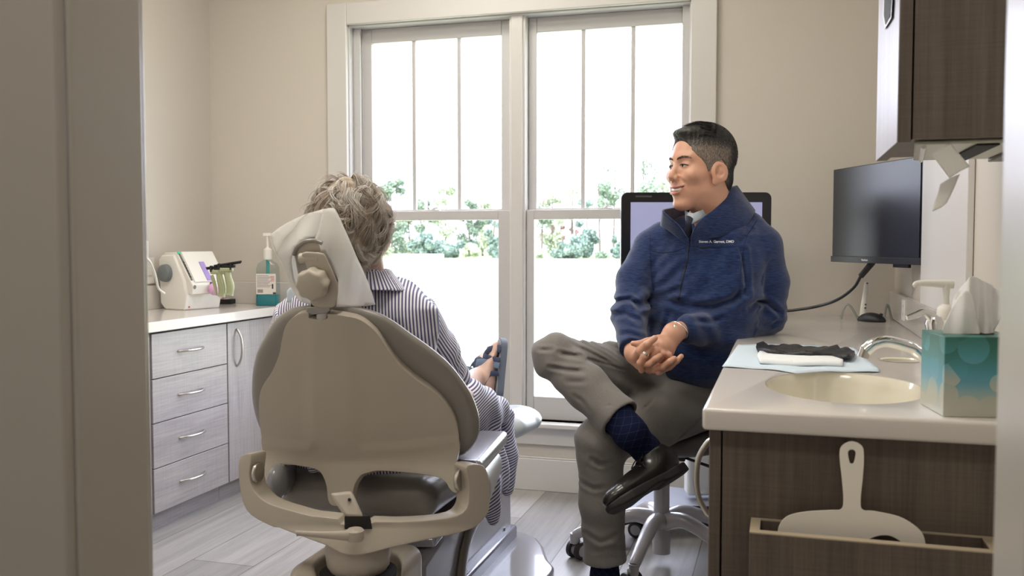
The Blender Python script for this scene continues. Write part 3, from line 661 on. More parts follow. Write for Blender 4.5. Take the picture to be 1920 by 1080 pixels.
tag(gl, 'crumpled black glove lying on the blue paper bib behind the gauze', 'glove')
# mouse, brush handle, clear clips at the back of the counter
mp_ = PZ(1634, 604, CZ); m_mouse = mat('black_rubber', '17171a', .45)
t = thing('computer_mouse', 'black computer mouse at the back corner of the right counter', 'mouse', (mp_.x, mp_.y, CZ))
def msd(q): return smax(s_ell(q, (0, 0, .0), (.029, .052, .034)), -(q[:, 2]-.002), .004)
MM = Matrix.Translation((mp_.x, mp_.y, CZ)) @ Matrix.Rotation(math.radians(62), 4, 'Z')
def sculptM(name, fn, lo, hi, h, m, parent, Mx):
    V, F = isomesh(fn, lo, hi, h); me = bpy.data.meshes.new(name); me.from_pydata([tuple(Mx @ Vector(v)) for v in V], [], F.tolist()); return link(name, me, m, parent, smooth=180)
sculptM('mouse_body', msd, (-.05, -.07, -.01), (.05, .07, .05), .003, m_mouse, t, MM)
b = MB(MM); b.tube([(0, -.030, .028), (0, -.038, .026)], [.006, .006], 10); b.build('scroll_wheel', m_dark, t)
bh = PY(1617, 585, mp_.y+.05); bt = PY(1626, 532, mp_.y+.09)
t = thing('brush_handle', 'slim white handle with dark dots standing up behind the black mouse', 'brush', (bh.x, bh.y, CZ))
b = MB(); lo_ = PZ(1616, 598, CZ+.002); b.tube([Vector((lo_.x, mp_.y+.07, CZ+.003)), PY(1619, 575, mp_.y+.075), PY(1625, 529, mp_.y+.09)], [.0125, .010, .007], 10, sm=4, flat=.4, up=(1, 0, 0)); b.build('handle_body', m_white, t)
for px, py in ((1623, 571), (1622.5, 577.5), (1626, 531)):
    q = PY(px, py, mp_.y+.067); MB().sphere((q.x, q.y, q.z), .0035, 8).build('dot', mat('navy_dot', '2a3250', .5), t)
m_clear = glass('clear_plastic', (.78, .82, .80, 1), .1)
for (px, lab) in ((1592, 'small clear plastic stand left of the black mouse'), (1664, 'small clear plastic stand right of the black mouse, by the wall')):
    q = PZ(px, 600, CZ); yy = min(q.y, 3.58)
    b = MB(); w = .028 if px < 1600 else .012
    b.tube([(q.x-w, yy, CZ+.003), (q.x-w*.6, yy, CZ+.045), (q.x, yy, CZ+.055), (q.x+w, yy, CZ+.01), (q.x+w*1.2, yy, CZ+.003)], .004, 6, sm=3, flat=2)
    tag(b.build('plastic_stand', mat('smoky_plastic', '9aa39c', .2), None), lab, 'stand')

# ------------------------------------------------------------------ upper cabinet, dispenser, hanging papers
m_door_sheen = wood('door_face_sheen', '96929a', 'b0acb4', 2, .34); m_door_sheen.node_tree.nodes['Principled BSDF'].inputs['Specular IOR Level'].default_value = 1.0  # pale tone paints the window's reflection onto the dark door
t = thing('wall_cabinet', 'dark wood-grain wall cabinet hanging above the sink counter', 'cabinet', (.3, 1.78, 1.22))
MB().box(.200, RX-.002, 1.63, 1.97, 1.22, 2.0).build('cabinet_body', m_wood_v, t, bevel=.001)
d = MB().box(.1775, .197, 1.63, 1.985, 1.215, 2.0).build('door', m_wood_v, t, bevel=.0005)
MB().box(.1762, .1776, 1.6305, 1.9845, 1.2155, 1.9995).build('door_sheen_skin', m_door_sheen, d, smooth=0)  # thin pale skin carrying the painted window sheen
hb = MB()
ho = [(1656, 0), (1655, 30), (1659, 54), (1671, 34), (1673, 0), (1672, -60), (1657, -60)]
hb.prism(ho, lambda a, c: PX(a, c, .1762), lambda a, c: PX(a, c, .172)); hb.build('pull_frame', m_handle, d)
hi = [(1658, -2), (1657, 28), (1660, 47), (1669, 31), (1671, -2), (1670, -58), (1659, -58)]
hb = MB(); hb.prism(hi, lambda a, c: PX(a, c, .1722), lambda a, c: PX(a, c, .1715)); hb.build('pull_recess', m_dark, d)
t = thing('towel_dispenser', 'grey metal paper dispenser fixed under the wall cabinet', 'dispenser', (.3, 1.78, 1.15))
b = MB(); b.hull8([(.206, 1.655, 1.2125), (.375, 1.655, 1.2125), (.375, 1.965, 1.2125), (.243, 1.965, 1.2125)], [(.206, 1.655, 1.2195), (.375, 1.655, 1.2195), (.375, 1.965, 1.2195), (.243, 1.965, 1.2195)]); b.build('housing', mat('dispenser_grey', 'b5b4a6', .35, metal=.3), t, bevel=.003, bseg=3)
MB().box(.30, .335, 1.66, 1.96, 1.209, 1.2125).build('paper_slot', m_dark, t, bevel=.003)
MB().box(.376, .405, 1.64, 1.97, 1.207, 1.2195).build('mounting_rail', m_wood_v, t, bevel=.002)
b = MB(); b.tube([(.222, 1.67, 1.211), (.255, 1.95, 1.211)], .004, 8); b.build('roller_edge', m_wmetal, t)
m_paper = film('paper_towel', 'efeeea', .3, .9)
s = sheet('paper_slip', [(1746, 290), (1782, 266), (1819, 312), (1803, 320), (1781, 334)], lambda a, c: PP(a, c, Vector((.29, 1.645, 1.20)), Vector((.12, -1, .08)).normalized())+Vector((0, .004*math.sin(a*.05), 0)), m_paper, None, step=5, thick=.0008)
tag(s, 'square white paper slip hanging at a slant from the dispenser under the wall cabinet', 'paper')
s = sheet('paper_slip', [(1781, 334), (1800, 326), (1790, 350), (1776, 380), (1765, 389), (1748, 397), (1750, 384), (1758, 365), (1763, 345)], lambda a, c: PY(a, c, 1.67+.006*math.sin(c*.09)), m_paper, None, step=5, thick=.0008)
tag(s, 'narrow curled paper strip dangling below the slanted white paper slip', 'paper')
# shallow white panel on the right wall
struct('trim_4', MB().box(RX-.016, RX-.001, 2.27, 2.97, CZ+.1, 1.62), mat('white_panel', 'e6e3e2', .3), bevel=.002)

# ------------------------------------------------------------------ small monitor on wall arm
m_bez = mat('black_bezel', '16171a', .35)
m_scr = mat('dark_screen', '0c0f16', .30, spec=.6); m_scr.node_tree.nodes['Principled BSDF'].inputs['IOR'].default_value = 1.5
A = Vector((.170, 3.530, 1.317)); B_ = Vector((.404, 3.036, 1.314)); A0 = Vector((.166, 3.529, .988)); B0 = Vector((.404, 3.036, .985))
ux = (B_-A); ux.z = 0; Wm = ux.length; ux.normalize(); nrm = Vector((ux.y, -ux.x, 0)); 
if nrm.dot(A-EYE) > 0: nrm = -nrm
Mm = Matrix(((ux.x, -nrm.x, 0, A.x), (ux.y, -nrm.y, 0, A.y), (0, 0, 1, .986), (0, 0, 0, 1)))   # x along screen, y away from viewer
t = thing('wall_monitor', 'black flat monitor with a dark screen on a wall arm above the right counter', 'monitor', (A+B0)/2)
MB(Mm).box(0, Wm, .002, .020, 0, .330).build('housing', m_bez, t, bevel=.002)
MB(Mm).box(.006, Wm-.012, -.0005, .003, .022, .326).build('screen', m_scr, t, smooth=0)
MB(Mm).box(-.001, Wm-.002, -.003, .004, -.001, .020).build('bezel_strip', mat('bezel_strip', '26282c', .4), t, bevel=.001)
MB(Mm).box(Wm*.3, Wm*.75, .020, .040, .06, .25).build('rear_housing', m_bez, t, bevel=.006)
def text(name, s, size, M, m, parent=None, ext=.0003, warp=None, align='CENTER', bold=0.):
    cu = bpy.data.curves.new(name, 'FONT'); cu.body = s; cu.size = size; cu.align_x = align; cu.extrude = ext; cu.offset = bold; o = bpy.data.objects.new(name, cu); COL.objects.link(o)
    bpy.context.view_layer.update(); me = bpy.data.meshes.new_from_object(o.evaluated_get(bpy.context.evaluated_depsgraph_get())); bpy.data.objects.remove(o)
    me.materials.clear()
    for v in me.vertices: v.co = (M @ v.co) if warp is None else warp(v.co)
    return link(name, me, m, parent, smooth=0)
m_prt = mat('white_print', 'e6e6e6', .5)
text('maker_mark', 'ViewSonic', .010, Mm @ Matrix.Translation((Wm*.42, -.0036, .006)) @ Matrix.Rotation(PI/2, 4, 'X'), m_prt, t, bold=.0001)
b = MB(Mm); b.box(Wm*.70, Wm*.86, .006, .016, -.012, 0); b.build('control_pad', m_bez, t, bevel=.002)
b = MB(); ctr = Mm @ Vector((Wm*.52, .04, .16)); b.tube([ctr, ctr+Vector((.05, .05, 0)), (RX-.002, ctr.y+.12, ctr.z)], .016, 12); b.box(RX-.012, RX-.001, ctr.y+.06, ctr.y+.18, ctr.z-.08, ctr.z+.08); b.build('wall_arm', m_bez, t)
p0 = P(1636, 492, 3.12); p1 = P(1614, 518, 3.15)
b = MB(); b.tube([p0, p1], [.011, .010], 12); pl = b.build('cable_plug', m_mouse, t)
b = MB(); b.tube([p1, P(1600, 540, 3.17), P(1570, 562, 3.2), P(1530, 575, 3.3), P(1485, 582, 3.35), P(1440, 588, 3.4), P(1400, 640, 3.45)], .0055, 8, sm=6); b.build('cable', m_mouse, t)

# ------------------------------------------------------------------ big cart monitor behind the man
YAWC = (Vector((-.041, 3.479, 0))-Vector((-.563, 3.326, 0))); Wc = YAWC.length; ux = YAWC.normalized(); nx = Vector((ux.y, -ux.x, 0))
Mc = Matrix(((ux.x, -nx.x, 0, -.563), (ux.y, -nx.y, 0, 3.326), (0, 0, 1, 0), (0, 0, 0, 1)))
t = thing('scanner_cart', 'wheeled cart with a large black-framed screen behind the smiling man', 'cart', Mc @ Vector((Wc/2, .1, 0)))
ZT, ZB = 1.236, .785
hs = MB(Mc); o_ = []
def rrect(x0, x1, z0, z1, r, n=6):
    o = []
    for cx_, cz_, a0 in ((x1-r, z1-r, 0), (x0+r, z1-r, PI/2), (x0+r, z0+r, PI), (x1-r, z0+r, 3*PI/2)):
        for k in range(n+1): o.append((cx_+r*math.cos(a0+PI/2*k/n), cz_+r*math.sin(a0+PI/2*k/n)))
    return o
hs.prism(rrect(0, Wc, ZB, ZT, .022), lambda a, c: (a, .0, c), lambda a, c: (a, .035, c)); sh = hs.build('screen_housing', m_bez, t, bevel=.003)
MB(Mc).box(.034, Wc-.034, -.0015, 0, ZB+.03, ZT-.036).build('screen', mat('lit_lavender_screen', '8d90b0', .3, emit=('a3a6cc', .42)), sh, smooth=0)
b = MB(Mc); b.box(.052, .110, -.001, .001, ZT-.018, ZT-.012); b.build('camera_strip', mat('grey_strip', '55565a', .4), sh)
cen = Vector((Wc/2+.02, .06, 0))
b = MB(Mc); b.box(cen.x-.025, cen.x+.025, .03, .09, .30, ZB+.15); b.build('column', m_wmetal, t, bevel=.006)
q0 = K(1300, 935, 3.3)
b = MB(Mc); b.box(Wc/2-.032, Wc/2+.055, -.045, .03, .135, .36); cs = b.build('power_case', m_wmetal, t, bevel=.012, bseg=3)
MB(Mc).box(Wc/2+.056, Wc/2+.08, -.035, .03, .13, .35).build('side_case', mat('case_grey', '8f929a', .4), t, bevel=.004)
b = MB(Mc); b.box(Wc/2+.0, Wc/2+.05, -.04, .0, .365, .40); b.tube([(Wc/2+.02, -.04, .385), (Wc/2+.02, -.06, .385)], .012, 12); b.build('latch', m_mouse, t, bevel=.004)
# base: flat chevron plate on casters
o_ = [(-.02, -.24), (.10, -.13), (Wc/2, -.10), (Wc-.10, -.13), (Wc+.02, -.24), (Wc+.06, -.20), (Wc-.04, .02), (Wc-.02, .24), (Wc-.08, .24), (Wc/2, .14), (.08, .24), (.02, .24), (.04, .02), (-.06, -.20)]
b = MB(Mc); b.prism(o_, lambda a, c: (a, c, .084), lambda a, c: (a, c, .112)); bp = b.build('base_plate', mat('base_dark', '1d1e22', .4), t, bevel=.003)
b = MB(Mc); b.prism([(a*.96+.01, c*.95) for a, c in o_], lambda a, c: (a, c, .1125), lambda a, c: (a, c, .116)); b.build('base_cover', mat('base_grey', '9ea2b0', .35), t, bevel=.001)
b = MB(Mc); b.lathe([(.045, 0), (.05, .01), (.05, .045), (.03, .055)], (Wc/2+.03, -.09, .043), n=24); b.build('ballast', m_mouse, t)
for a, c in ((-.02, -.21), (Wc+.02, -.21), (.04, .21), (Wc-.06, .21)):
    b = MB(Mc); b.tube([(a-.012, c, .03), (a+.012, c, .03)], [.03, .03], 20); b.tube([(a, c, .05), (a, c, .096)], .009, 10); b.build('caster', m_mouse, t)
# ------------------------------------------------------------------ things on the left worktop
# dispensing machine: body in its own frame, y = width, x = forward
fl = PZ(345, 582, CZ); fr = PZ(412, 577, CZ); bl = PZ(313, 580, CZ)
yv = (fr-fl); wB = yv.length; yv.normalize(); xv = Vector((yv.y, -yv.x, 0))
if xv.dot(EYE-fl) < 0: xv = -xv
# side profile traced on the near side plane (contains fl and bl)
sn = yv
def SP(px, py, off=0.): v = ray(px, py); o = fl+sn*off; return EYE+v*((o-EYE).dot(sn)/v.dot(sn))
Mx_ = Matrix(((xv.x, yv.x, 0, fl.x), (xv.y, yv.y, 0, fl.y), (0, 0, 1, CZ), (0, 0, 0, 1))) @ Matrix.Diagonal((1.2, 1, 1.24, 1))
t = thing('material_mixer', 'white slant-fronted mixing machine with a grey side knob and lilac window on the left worktop', 'machine', Mx_ @ Vector((-.05, .07, 0)))
m_mach = mat('machine_white', 'e4e1da', .35); m_mach2 = mat('machine_white_hood', 'dedad2', .35)
prof = [(0, 0), (-.10, 0), (-.125, .02), (-.13, .17), (-.115, .185), (-.05, .187), (.0, .10), (.012, .05)]
b = MB(Mx_); b.prism(prof, lambda a, c: (a, 0, c), lambda a, c: (a, wB, c)); b.build('housing', m_mach, t, bevel=.006, bseg=3)
hood = [(-.045, .195), (-.112, .193), (-.125, .178), (-.06, .10), (-.0, .055), (.028, .052), (.034, .085)]
b = MB(Mx_); b.prism(hood, lambda a, c: (a, .012, c), lambda a, c: (a, wB+.012, c)); hd = b.build('hood', m_mach2, t, bevel=.005, bseg=3)
# frame of the slanted face
s0 = Vector((-.045, 0, .195)); s1 = Vector((.034, 0, .085)); sl = (s1-s0); sL = sl.length; sl.normalize(); sn_ = Vector((-sl.z, 0, sl.x)); 
if sn_.z < 0: sn_ = -sn_
def slant(m, name, u0, u1, y0, y1, h, par, **k):
    b = MB(Mx_); vs = lambda hh: [s0+sl*u+sn_*hh+Vector((0, y, 0)) for u, y in ((u0, y0), (u1, y0), (u1, y1), (u0, y1))]
    b.hull8(vs(-.002), vs(h)); return b.build(name, m, par, **k)
m_lilac = mat('lilac_plastic', 'a58fd0', .3, trans=.0); m_pink = mat('pink_tip', 'd9a8cc', .35)
slant(m_mach, 'lid', .0, sL*.93, .03, wB+.008, .004, hd, bevel=.002)
slant(m_lilac, 'lilac_window', sL*.33, sL*.90, wB*.50, wB*.64, .0065, hd, bevel=.001)
slant(mat('indicator_strip', '6a6866', .4), 'indicator_strip', .005, sL*.86, .016, .023, .003, hd)
for k in range(6): slant(m_dark, 'indicator_mark', sL*(.30+.085*k), sL*(.36+.085*k), .0165, .0225, .0036, hd)
slant(mat('green_button', '2f9a70', .3, emit=('48c090', .5)), 'power_light', .0, sL*.06, .013, .024, .005, hd, bevel=.001)
b = MB(Mx_); b.tube([(.020, .024, .080), (.034, .024, .078)], .007, 12); b.build('front_catch', mat('mid_grey', '77757a', .4), hd)
b = MB(Mx_); yc = wB*.6; b.tube([(.015, yc, .085), (.034, yc, .08)], [.010, .012], 14); b.build('cartridge_outlet', mat('outlet_dark', '5a5868', .4), hd)
b = MB(Mx_); b.tube([(.03, yc-.004, .074), (.05, yc, .062)], [.018, .017], 16); b.tube([(.05, yc, .062), (.066, yc, .054), (.082, yc+.002, .040)], [.016, .009, .003], 14); b.build('mixing_tip', m_pink, hd)
kc = Mx_.inverted() @ SP(313, 512); b = MB(Mx_); b.tube([(kc.x, .0, kc.z), (kc.x, -.006, kc.z), (kc.x, -.022, kc.z), (kc.x, -.026, kc.z)], [.030, .0305, .028, .022], 28); b.build('side_knob', mat('slate_plastic', '6d7376', .45), t, bevel=.001)
b = MB(Mx_); b.box(.002, .006, .02, .025, .008, .013); b.build('red_mark', mat('red_mark', 'c03030', .5), t)
cr = [P(268, 478, 3.15), P(282, 492, 3.2), P(291, 515, 3.24), P(297, 540, 3.27), P(308, 550, 3.32)]
b = MB(); b.tube(cr, .004, 8, sm=6); b.build('power_cord', m_white, t)
q = PX(270, 478, LX+.02)
b = MB(); b.box(LX+.001, LX+.03, q.y-.02, q.y+.02, q.z-.03, q.z+.06); tag(b.build('power_adapter', m_white, None, bevel=.005), 'white plug-in adapter on the left wall behind the doorway frame', 'adapter')
q = PX(281, 508, LX+.01); b = MB(); b.box(LX+.001, LX+.007, q.y-.035, q.y+.035, q.z-.055, q.z+.055); b.box(LX+.007, LX+.012, q.y-.012, q.y+.012, q.z-.02, q.z+.02)
tag(b.build('light_switch', m_white, None, bevel=.002), 'beige wall socket plate behind the mixing machine', 'socket')
# two dispensing guns on a black tray
m_olive = mat('olive_plastic', 'a6ab86', .45)
tr = PZ(428, 569, CZ); 
t = thing('black_tray', 'shallow black tray with cards beside the mixing machine', 'tray', (tr.x, tr.y, CZ))
MT = Matrix.Translation((tr.x-.01, tr.y-.03, CZ)) @ Matrix.Rotation(YAW*.7, 4, 'Z')
b = MB(MT); b.box(-.05, .05, -.03, .03, 0, .022); b.build('tray_body', m_dark, t, bevel=.002)
MB(MT).box(-.045, .03, -.025, .025, .0225, .026).build('card', mat('card_white', 'dcd0cc', .7), t); MB(MT).box(-.03, .015, -.028, .018, .0265, .029).build('card', mat('card_pink', 'b87a80', .7), t)
def gun(px, py, d, name, label, lean):
    c = P(px, py, d); t = thing(name, label, 'dispensing gun', c, 'dispensing guns behind the mixing machine')
    bz = Matrix.Translation(c) @ Matrix.Rotation(YAW+.15, 4, 'Z')
    b = MB(bz); b.tube([(-.002, 0, .075), (.003, 0, .045), (.010, 0, .015), (.008, 0, -.012), (.006, 0, -.022)], [.012, .014, .016, .014, .015], 12, sm=4, flat=.8); b.build('grip', m_olive, t)
    b = MB(bz); b.tube([(-.030, 0, .064), (-.024, 0, .045), (-.016, 0, .01), (-.014, 0, -.015)], [.006, .007, .006, .005], 10, sm=4); b.build('trigger', m_olive, t)
    b = MB(bz); b.box(-.035, .022, -.012, .012, .068, .086); b.build('gun_body', m_olive, t, bevel=.006, bseg=3)
    b = MB(bz); b.tube([(-.05, -.006, .093), (.055, -.006, .100+lean)], .004, 8); b.tube([(-.05, .006, .089), (.05, .006, .096+lean)], .004, 8); b.box(-.035, -.027, -.014, .014, .078, .102); b.box(.01, .016, -.014, .014, .078, .102); b.box(-.02, .03, -.01, .01, .086, .096)
    b.build('plunger', m_dark, t)
gun(412, 546, 3.68, 'dispensing_gun', 'olive-handled dispensing gun next to the mixing machine, left of the pair', .004)
gun(427, 543, 3.60, 'dispensing_gun', 'olive-handled dispensing gun with black plungers, right of the pair over the tray', .010)
# hand sanitiser
hp = PZ(503, 568, CZ); hp.y = min(hp.y, 3.70); hp = PY(503, 568, 3.66); hp.z = CZ; s_ = (hp-EYE).dot(GF)/FPX
t = thing('sanitizer_bottle', 'clear pump bottle of teal hand sanitizer on the left worktop by the wall', 'bottle', hp)
MH = Matrix.Translation(hp) @ Matrix.Rotation(YAW*.8, 4, 'Z') @ Matrix.Diagonal((1.12, 1.1, 1, 1))
def rr3(w, dpt, z, r=.012):
    return [(x, y, z) for x, y in rrect(-w, w, -dpt, dpt, min(r, dpt*.9), 4)]
m_clr = glass('clear_bottle', (.86, .90, .90, 1), .05); m_gel = mat('teal_gel', '0d8794', .12, coat=.3)
h = lambda py: (568-py)*s_
b = MB(MH); b.rings([rr3(.045, .025, 0), rr3(.047, .026, .004), rr3(.045, .025, h(545)), rr3(.043, .024, h(505)), rr3(.043, .024, h(498)), rr3(.036, .02, h(489)), rr3(.014, .014, h(482)), rr3(.013, .013, h(478))]); b.build('bottle_body', m_clr, t, smooth=40)
b = MB(MH); b.rings([rr3(.0435, .0235, .002), rr3(.0445, .0245, .006), rr3(.0435, .0237, h(547))]); b.build('sanitizer_gel', m_gel, t)
b = MB(MH); b.tube([(0, 0, h(482)), (0, 0, h(548))], .007, 10); b.build('dip_tube', mat('teal_tube', '4fa8a4', .3), t)
b = MB(MH); b.box(-.040, .040, -.0268, -.0262, h(546), h(508)); lb = b.build('label_panel', mat('label_white', 'e2dcd4', .6), t, smooth=0)
ml = mat('label_print', '8a7f84', .6); mr = mat('label_red', 'cf7a80', .6); mk = mat('label_black', '2a2c38', .6)
b = MB(MH)
for k in range(9): b.box(-.036, .010+.006*((k*5) % 3), -.0272, -.0269, h(512+k*2.6), h(511.1+k*2.6))
b.build('label_lines', ml, lb, smooth=0)
b = MB(MH)
for k in range(4): b.box(.020, .034, -.0272, -.0269, h(514+k*2.6), h(512.6+k*2.6))
b.build('label_warning', mr, lb, smooth=0)
b = MB(MH)
for k in range(9): b.box(-.034+k*.0025, -.0328+k*.0025, -.0272, -.0269, h(543.5), h(537))
b.build('label_barcode', mk, lb, smooth=0)
MB(MH).box(.024, .030, -.0272, -.0269, h(536), h(527)).build('label_symbol', mk, lb, smooth=0)
MB(MH).box(.028, .040, -.0272, -.0269, h(546), h(542.5)).build('label_corner', mk, lb, smooth=0)
b = MB(MH); b.lathe([(.0165, h(482)), (.0175, h(480)), (.0165, h(463)), (.008, h(460)), (.0045, h(458)), (.0045, h(438))], n=24); b.box(-.016, .016, -.008, .008, h(438), h(432)); b.tube([(0, 0, h(435)), (.028, -.004, h(435)), (.034, -.004, h(438))], .0045, 8); b.build('pump', m_white, t, bevel=.001)
# ------------------------------------------------------------------ dental chair (seen from behind)
m_cream = mat('cream_plastic', 'b0a79a', .36, bump=(300, .02)); m_vinyl = mat('grey_vinyl', '85807a', .33, bump=(160, .03)); m_shade = mat('grey_plastic', '8a8992', .22, metal=.25)
m_body = mat('pearl_grey_shell', '8f8c90', .2, coat=.4)
CO = Vector((-1.03, 1.91, .893)); rec = math.radians(22.7)
BN = Vector((0, -math.cos(rec), -math.sin(rec)))*-1      # plane normal, away from viewer
BU = Vector((0, -math.sin(rec), math.cos(rec)))           # up along the backrest
def BP(off, curve=0.):
    """map photo outline onto the reclined back plane moved off behind it; curve wraps the sides forward"""
    def f(px, py):
        p = PP(px, py, CO+BN*off, BN); dx = p.x-CO.x
        return p+BN*(curve*dx*dx)
    return f
ch = thing('dental_chair', 'beige and grey dental chair seen from behind, carrying the grey-haired patient', 'dental chair', (-1.03, 2.55, 0))
# --- back shell
sh_o = [(580, 586), (563, 588), (546, 598), (533, 615), (526, 640), (520, 668), (505, 702), (487, 728), (477, 752), (474, 790), (478, 832), (482, 860), (486, 893), (496, 900), (507, 898), (513, 880), (522, 872), (546, 869), (585, 875), (600, 881), (608, 892), (614, 910), (617, 935), (624, 945), (640, 946), (658, 943), (663, 922), (667, 905), (678, 889), (694, 883), (712, 880), (748, 882), (790, 886), (825, 893), (838, 903), (846, 916), (857, 922), (861, 912), (857, 880), (852, 845), (845, 810), (832, 782), (808, 750), (775, 722), (745, 692), (728, 668), (716, 648), (700, 624), (676, 603), (650, 592), (622, 587), (616, 587), (614, 596), (582, 595)]
ridge = lambda px: 0.
def shf(px, py):
    if py > 862:
        q0 = BP(0, .5)(px, 862); d0 = (q0-EYE).dot(GF)-.0004*(py-862); return P(px, py, d0)-BN*.005
    p = BP(0, .5)(px, py)
    c = 618+(py-590)*.03; u = (px-c)/(42+(py-590)*.02)
    k = .0065/(1+abs(u)**10) if py < 840 else .005
    lip = 0
    return p-BN*k
sheet('backrest_shell', cspline(sh_o, 3), shf, m_cream, ch, step=9, thick=.022, soff=1, bevel=.006, bseg=3)
# --- back cushion (rings, rounded)
cu_o = cspline([(600, 573), (575, 573), (545, 580), (515, 600), (492, 632), (472, 670), (460, 715), (457, 762), (464, 800), (476, 826), (500, 850), (560, 866), (640, 872), (720, 876), (790, 878), (850, 872), (872, 862), (886, 838), (887, 806), (876, 768), (858, 733), (832, 695), (800, 662), (765, 632), (730, 603), (700, 586), (665, 575), (630, 572)], 4)
cc = np.mean(np.array([tuple(p) for p in cu_o]), 0)
def ringc(off, inset):
    r = []
    for p in cu_o:
        v = Vector((p[0]-cc[0], p[1]-cc[1])); l = v.length; v = v*((l-inset)/l); r.append(BP(off, .5)(cc[0]+v.x, cc[1]+v.y))
    return r
b = MB(); b.rings([ringc(.022, 60), ringc(.018, 25), ringc(.020, 12), ringc(.028, 3), ringc(.042, 0), ringc(.058, 2), ringc(.072, 9), ringc(.082, 24), ringc(.088, 60)]); b.build('backrest_cushion', m_vinyl, ch, smooth=180)
# --- headrest
hy = 1.875
def HP(y, k=.25): o = Vector((-1.03, y, .95)); n = Vector((-.10, 1, .30)).normalized(); return lambda px, py: PP(px, py, o, n)
b = MB(); br = cspline([(566, 474), (600, 474), (609, 478), (616, 492), (632, 528), (633, 545), (629, 572), (618, 577), (596, 577), (583, 568), (580, 545), (575, 500)], 3)
b.prism(br, HP(1.86), HP(1.90)); b.build('headrest_bracket', m_cream, ch, bevel=.005, bseg=3)
b = MB(); b.tube([HP(1.872)(562, 485), HP(1.872)(600, 483)], [.0125, .0125], 18); b.build('bracket_hinge', m_cream, ch, bevel=.002)
kc = HP(1.845)(588, 531); kn = Vector((-.10, 1, .30)).normalized(); kx = Vector((1, .1, 0)).normalized(); kz = kn.cross(kx)*-1
b = MB(); ks = []
for off, sc_ in ((.022, .88), (.0, 1.0), (-.014, 1.0), (-.020, .93), (-.023, .80)):
    ks.append([kc+kn*off+(kx*math.cos(a)+kz*math.sin(a))*(.0355*sc_*(1+.05*math.cos(8*a))) for a in [2*PI*k/64 for k in range(64)]])
b.rings(ks); b.build('headrest_knob', m_cream, ch, smooth=50)
b = MB(); b.tube([HP(1.895)(604, 600), HP(1.895)(606, 560)], [.016, .016], 12, flat=.5, up=(1, 0, 0)); b.build('headrest_bar', mat('steel_bar', 'b0aca8', .3, metal=.9), ch)
b = MB(); q = BP(-.004, .5); b.prism([(574, 576), (617, 574), (619, 583), (613, 588), (584, 590), (575, 585)], BP(-.012, .5), BP(.016, .5)); b.build('headrest_clip', mat('steel_clip', '9d9a96', .35, metal=.8), ch, bevel=.002)
b = MB(); b.prism([(583, 578), (612, 578), (609, 570), (583, 566)], BP(-.002, .5), BP(.02, .5)); b.build('bar_slot', m_dark, ch)
# pad behind the paper cover
hc = K(600, 480, 2.165)
def padf(q):
    R = np.array(Matrix.Rotation(math.radians(-20), 3, 'X') @ Matrix.Rotation(math.radians(-14), 3, 'Y'))
    return s_box(q, hc, (.058, .016, .072), .015, R)
sculpt('headrest_pad', padf, *bounds([hc], .13), .006, m_vinyl, ch)
b = MB(); ar = [HP(1.905)(px, py) for px, py in ((551, 478), (556, 465), (570, 454), (588, 451), (604, 456))]; b.tube(ar, .005, 8, sm=5); b.build('headrest_ring', m_vinyl, ch)
b = MB(); b.prism(cspline([(556, 480), (562, 464), (575, 456), (595, 455), (600, 475), (575, 480)], 3), HP(1.908), HP(1.915)); b.build('headrest_back', m_cream, ch)
# --- lower yoke
yo_ = [(463, 858), (472, 849), (484, 848), (485, 862), (482, 884), (485, 906), (496, 924), (518, 940), (560, 953), (594, 962), (640, 967), (645, 977), (693, 977), (702, 972), (746, 973), (804, 970), (846, 963), (863, 950), (867, 932), (867, 900), (863, 880), (866, 869), (888, 868), (899, 876), (905, 900), (906, 945), (898, 966), (876, 988), (848, 1000), (790, 1013), (731, 1027), (696, 1037), (667, 1041), (643, 1037), (618, 1022), (557, 998), (499, 971), (476, 952), (466, 923), (462, 885)]
def yf(px, py): return P(px, py, 2.075+.135*((px-672)/215)**2-.0004*max(0, py-985))
sheet('yoke_frame', cspline(yo_, 2), yf, m_cream, ch, step=9, thick=.046, soff=0, bevel=.013, bseg=4)
b = MB(); b.prism([(646, 968), (694, 968), (698, 992), (646, 992)], lambda x, y: P(x, y, 2.047), lambda x, y: P(x, y, 2.05)); b.build('yoke_slot', m_dark, ch)
for p0, p1, nm, r in (((857, 898), (866, 898), 2.19, .028), ((487, 886), (479, 886), 2.17, .024)):
    c0 = P(*p0, nm); c1 = P(*p1, nm); b = MB(); b.tube([c0, Vector((c1.x, c0.y, c0.z))], [r, r], 32); b.build('pivot_ring', m_handle, ch, bevel=.003)
# link between the shell and the yoke
b = MB(); b.prism([(618, 925), (660, 920), (682, 970), (646, 970)], lambda x, y: P(x, y, 2.115-.0005*(y-920)), lambda x, y: P(x, y, 2.17)); b.build('recline_strut', m_cream, ch, bevel=.008, bseg=3)
b = MB(); b.tube([P(655, 937, 2.115), P(655, 937, 2.10)], .004, 8); b.build('screw', m_dark, ch)
b = MB(RM); b.tube([K(556, 1000, 2.0), K(562, 1000, 2.0), K(610, 1003, 2.0), K(650, 1004, 2.005), K(664, 1002, 2.01)], [.007, .006, .008, .012, .014], 12, sm=4, flat=.7); b.lathe([(.018, -.012), (.02, -.008), (.02, .010), (.016, .014)], K(666, 1003, 2.015), n=24); b.build('swivel_lever', m_cream, ch)
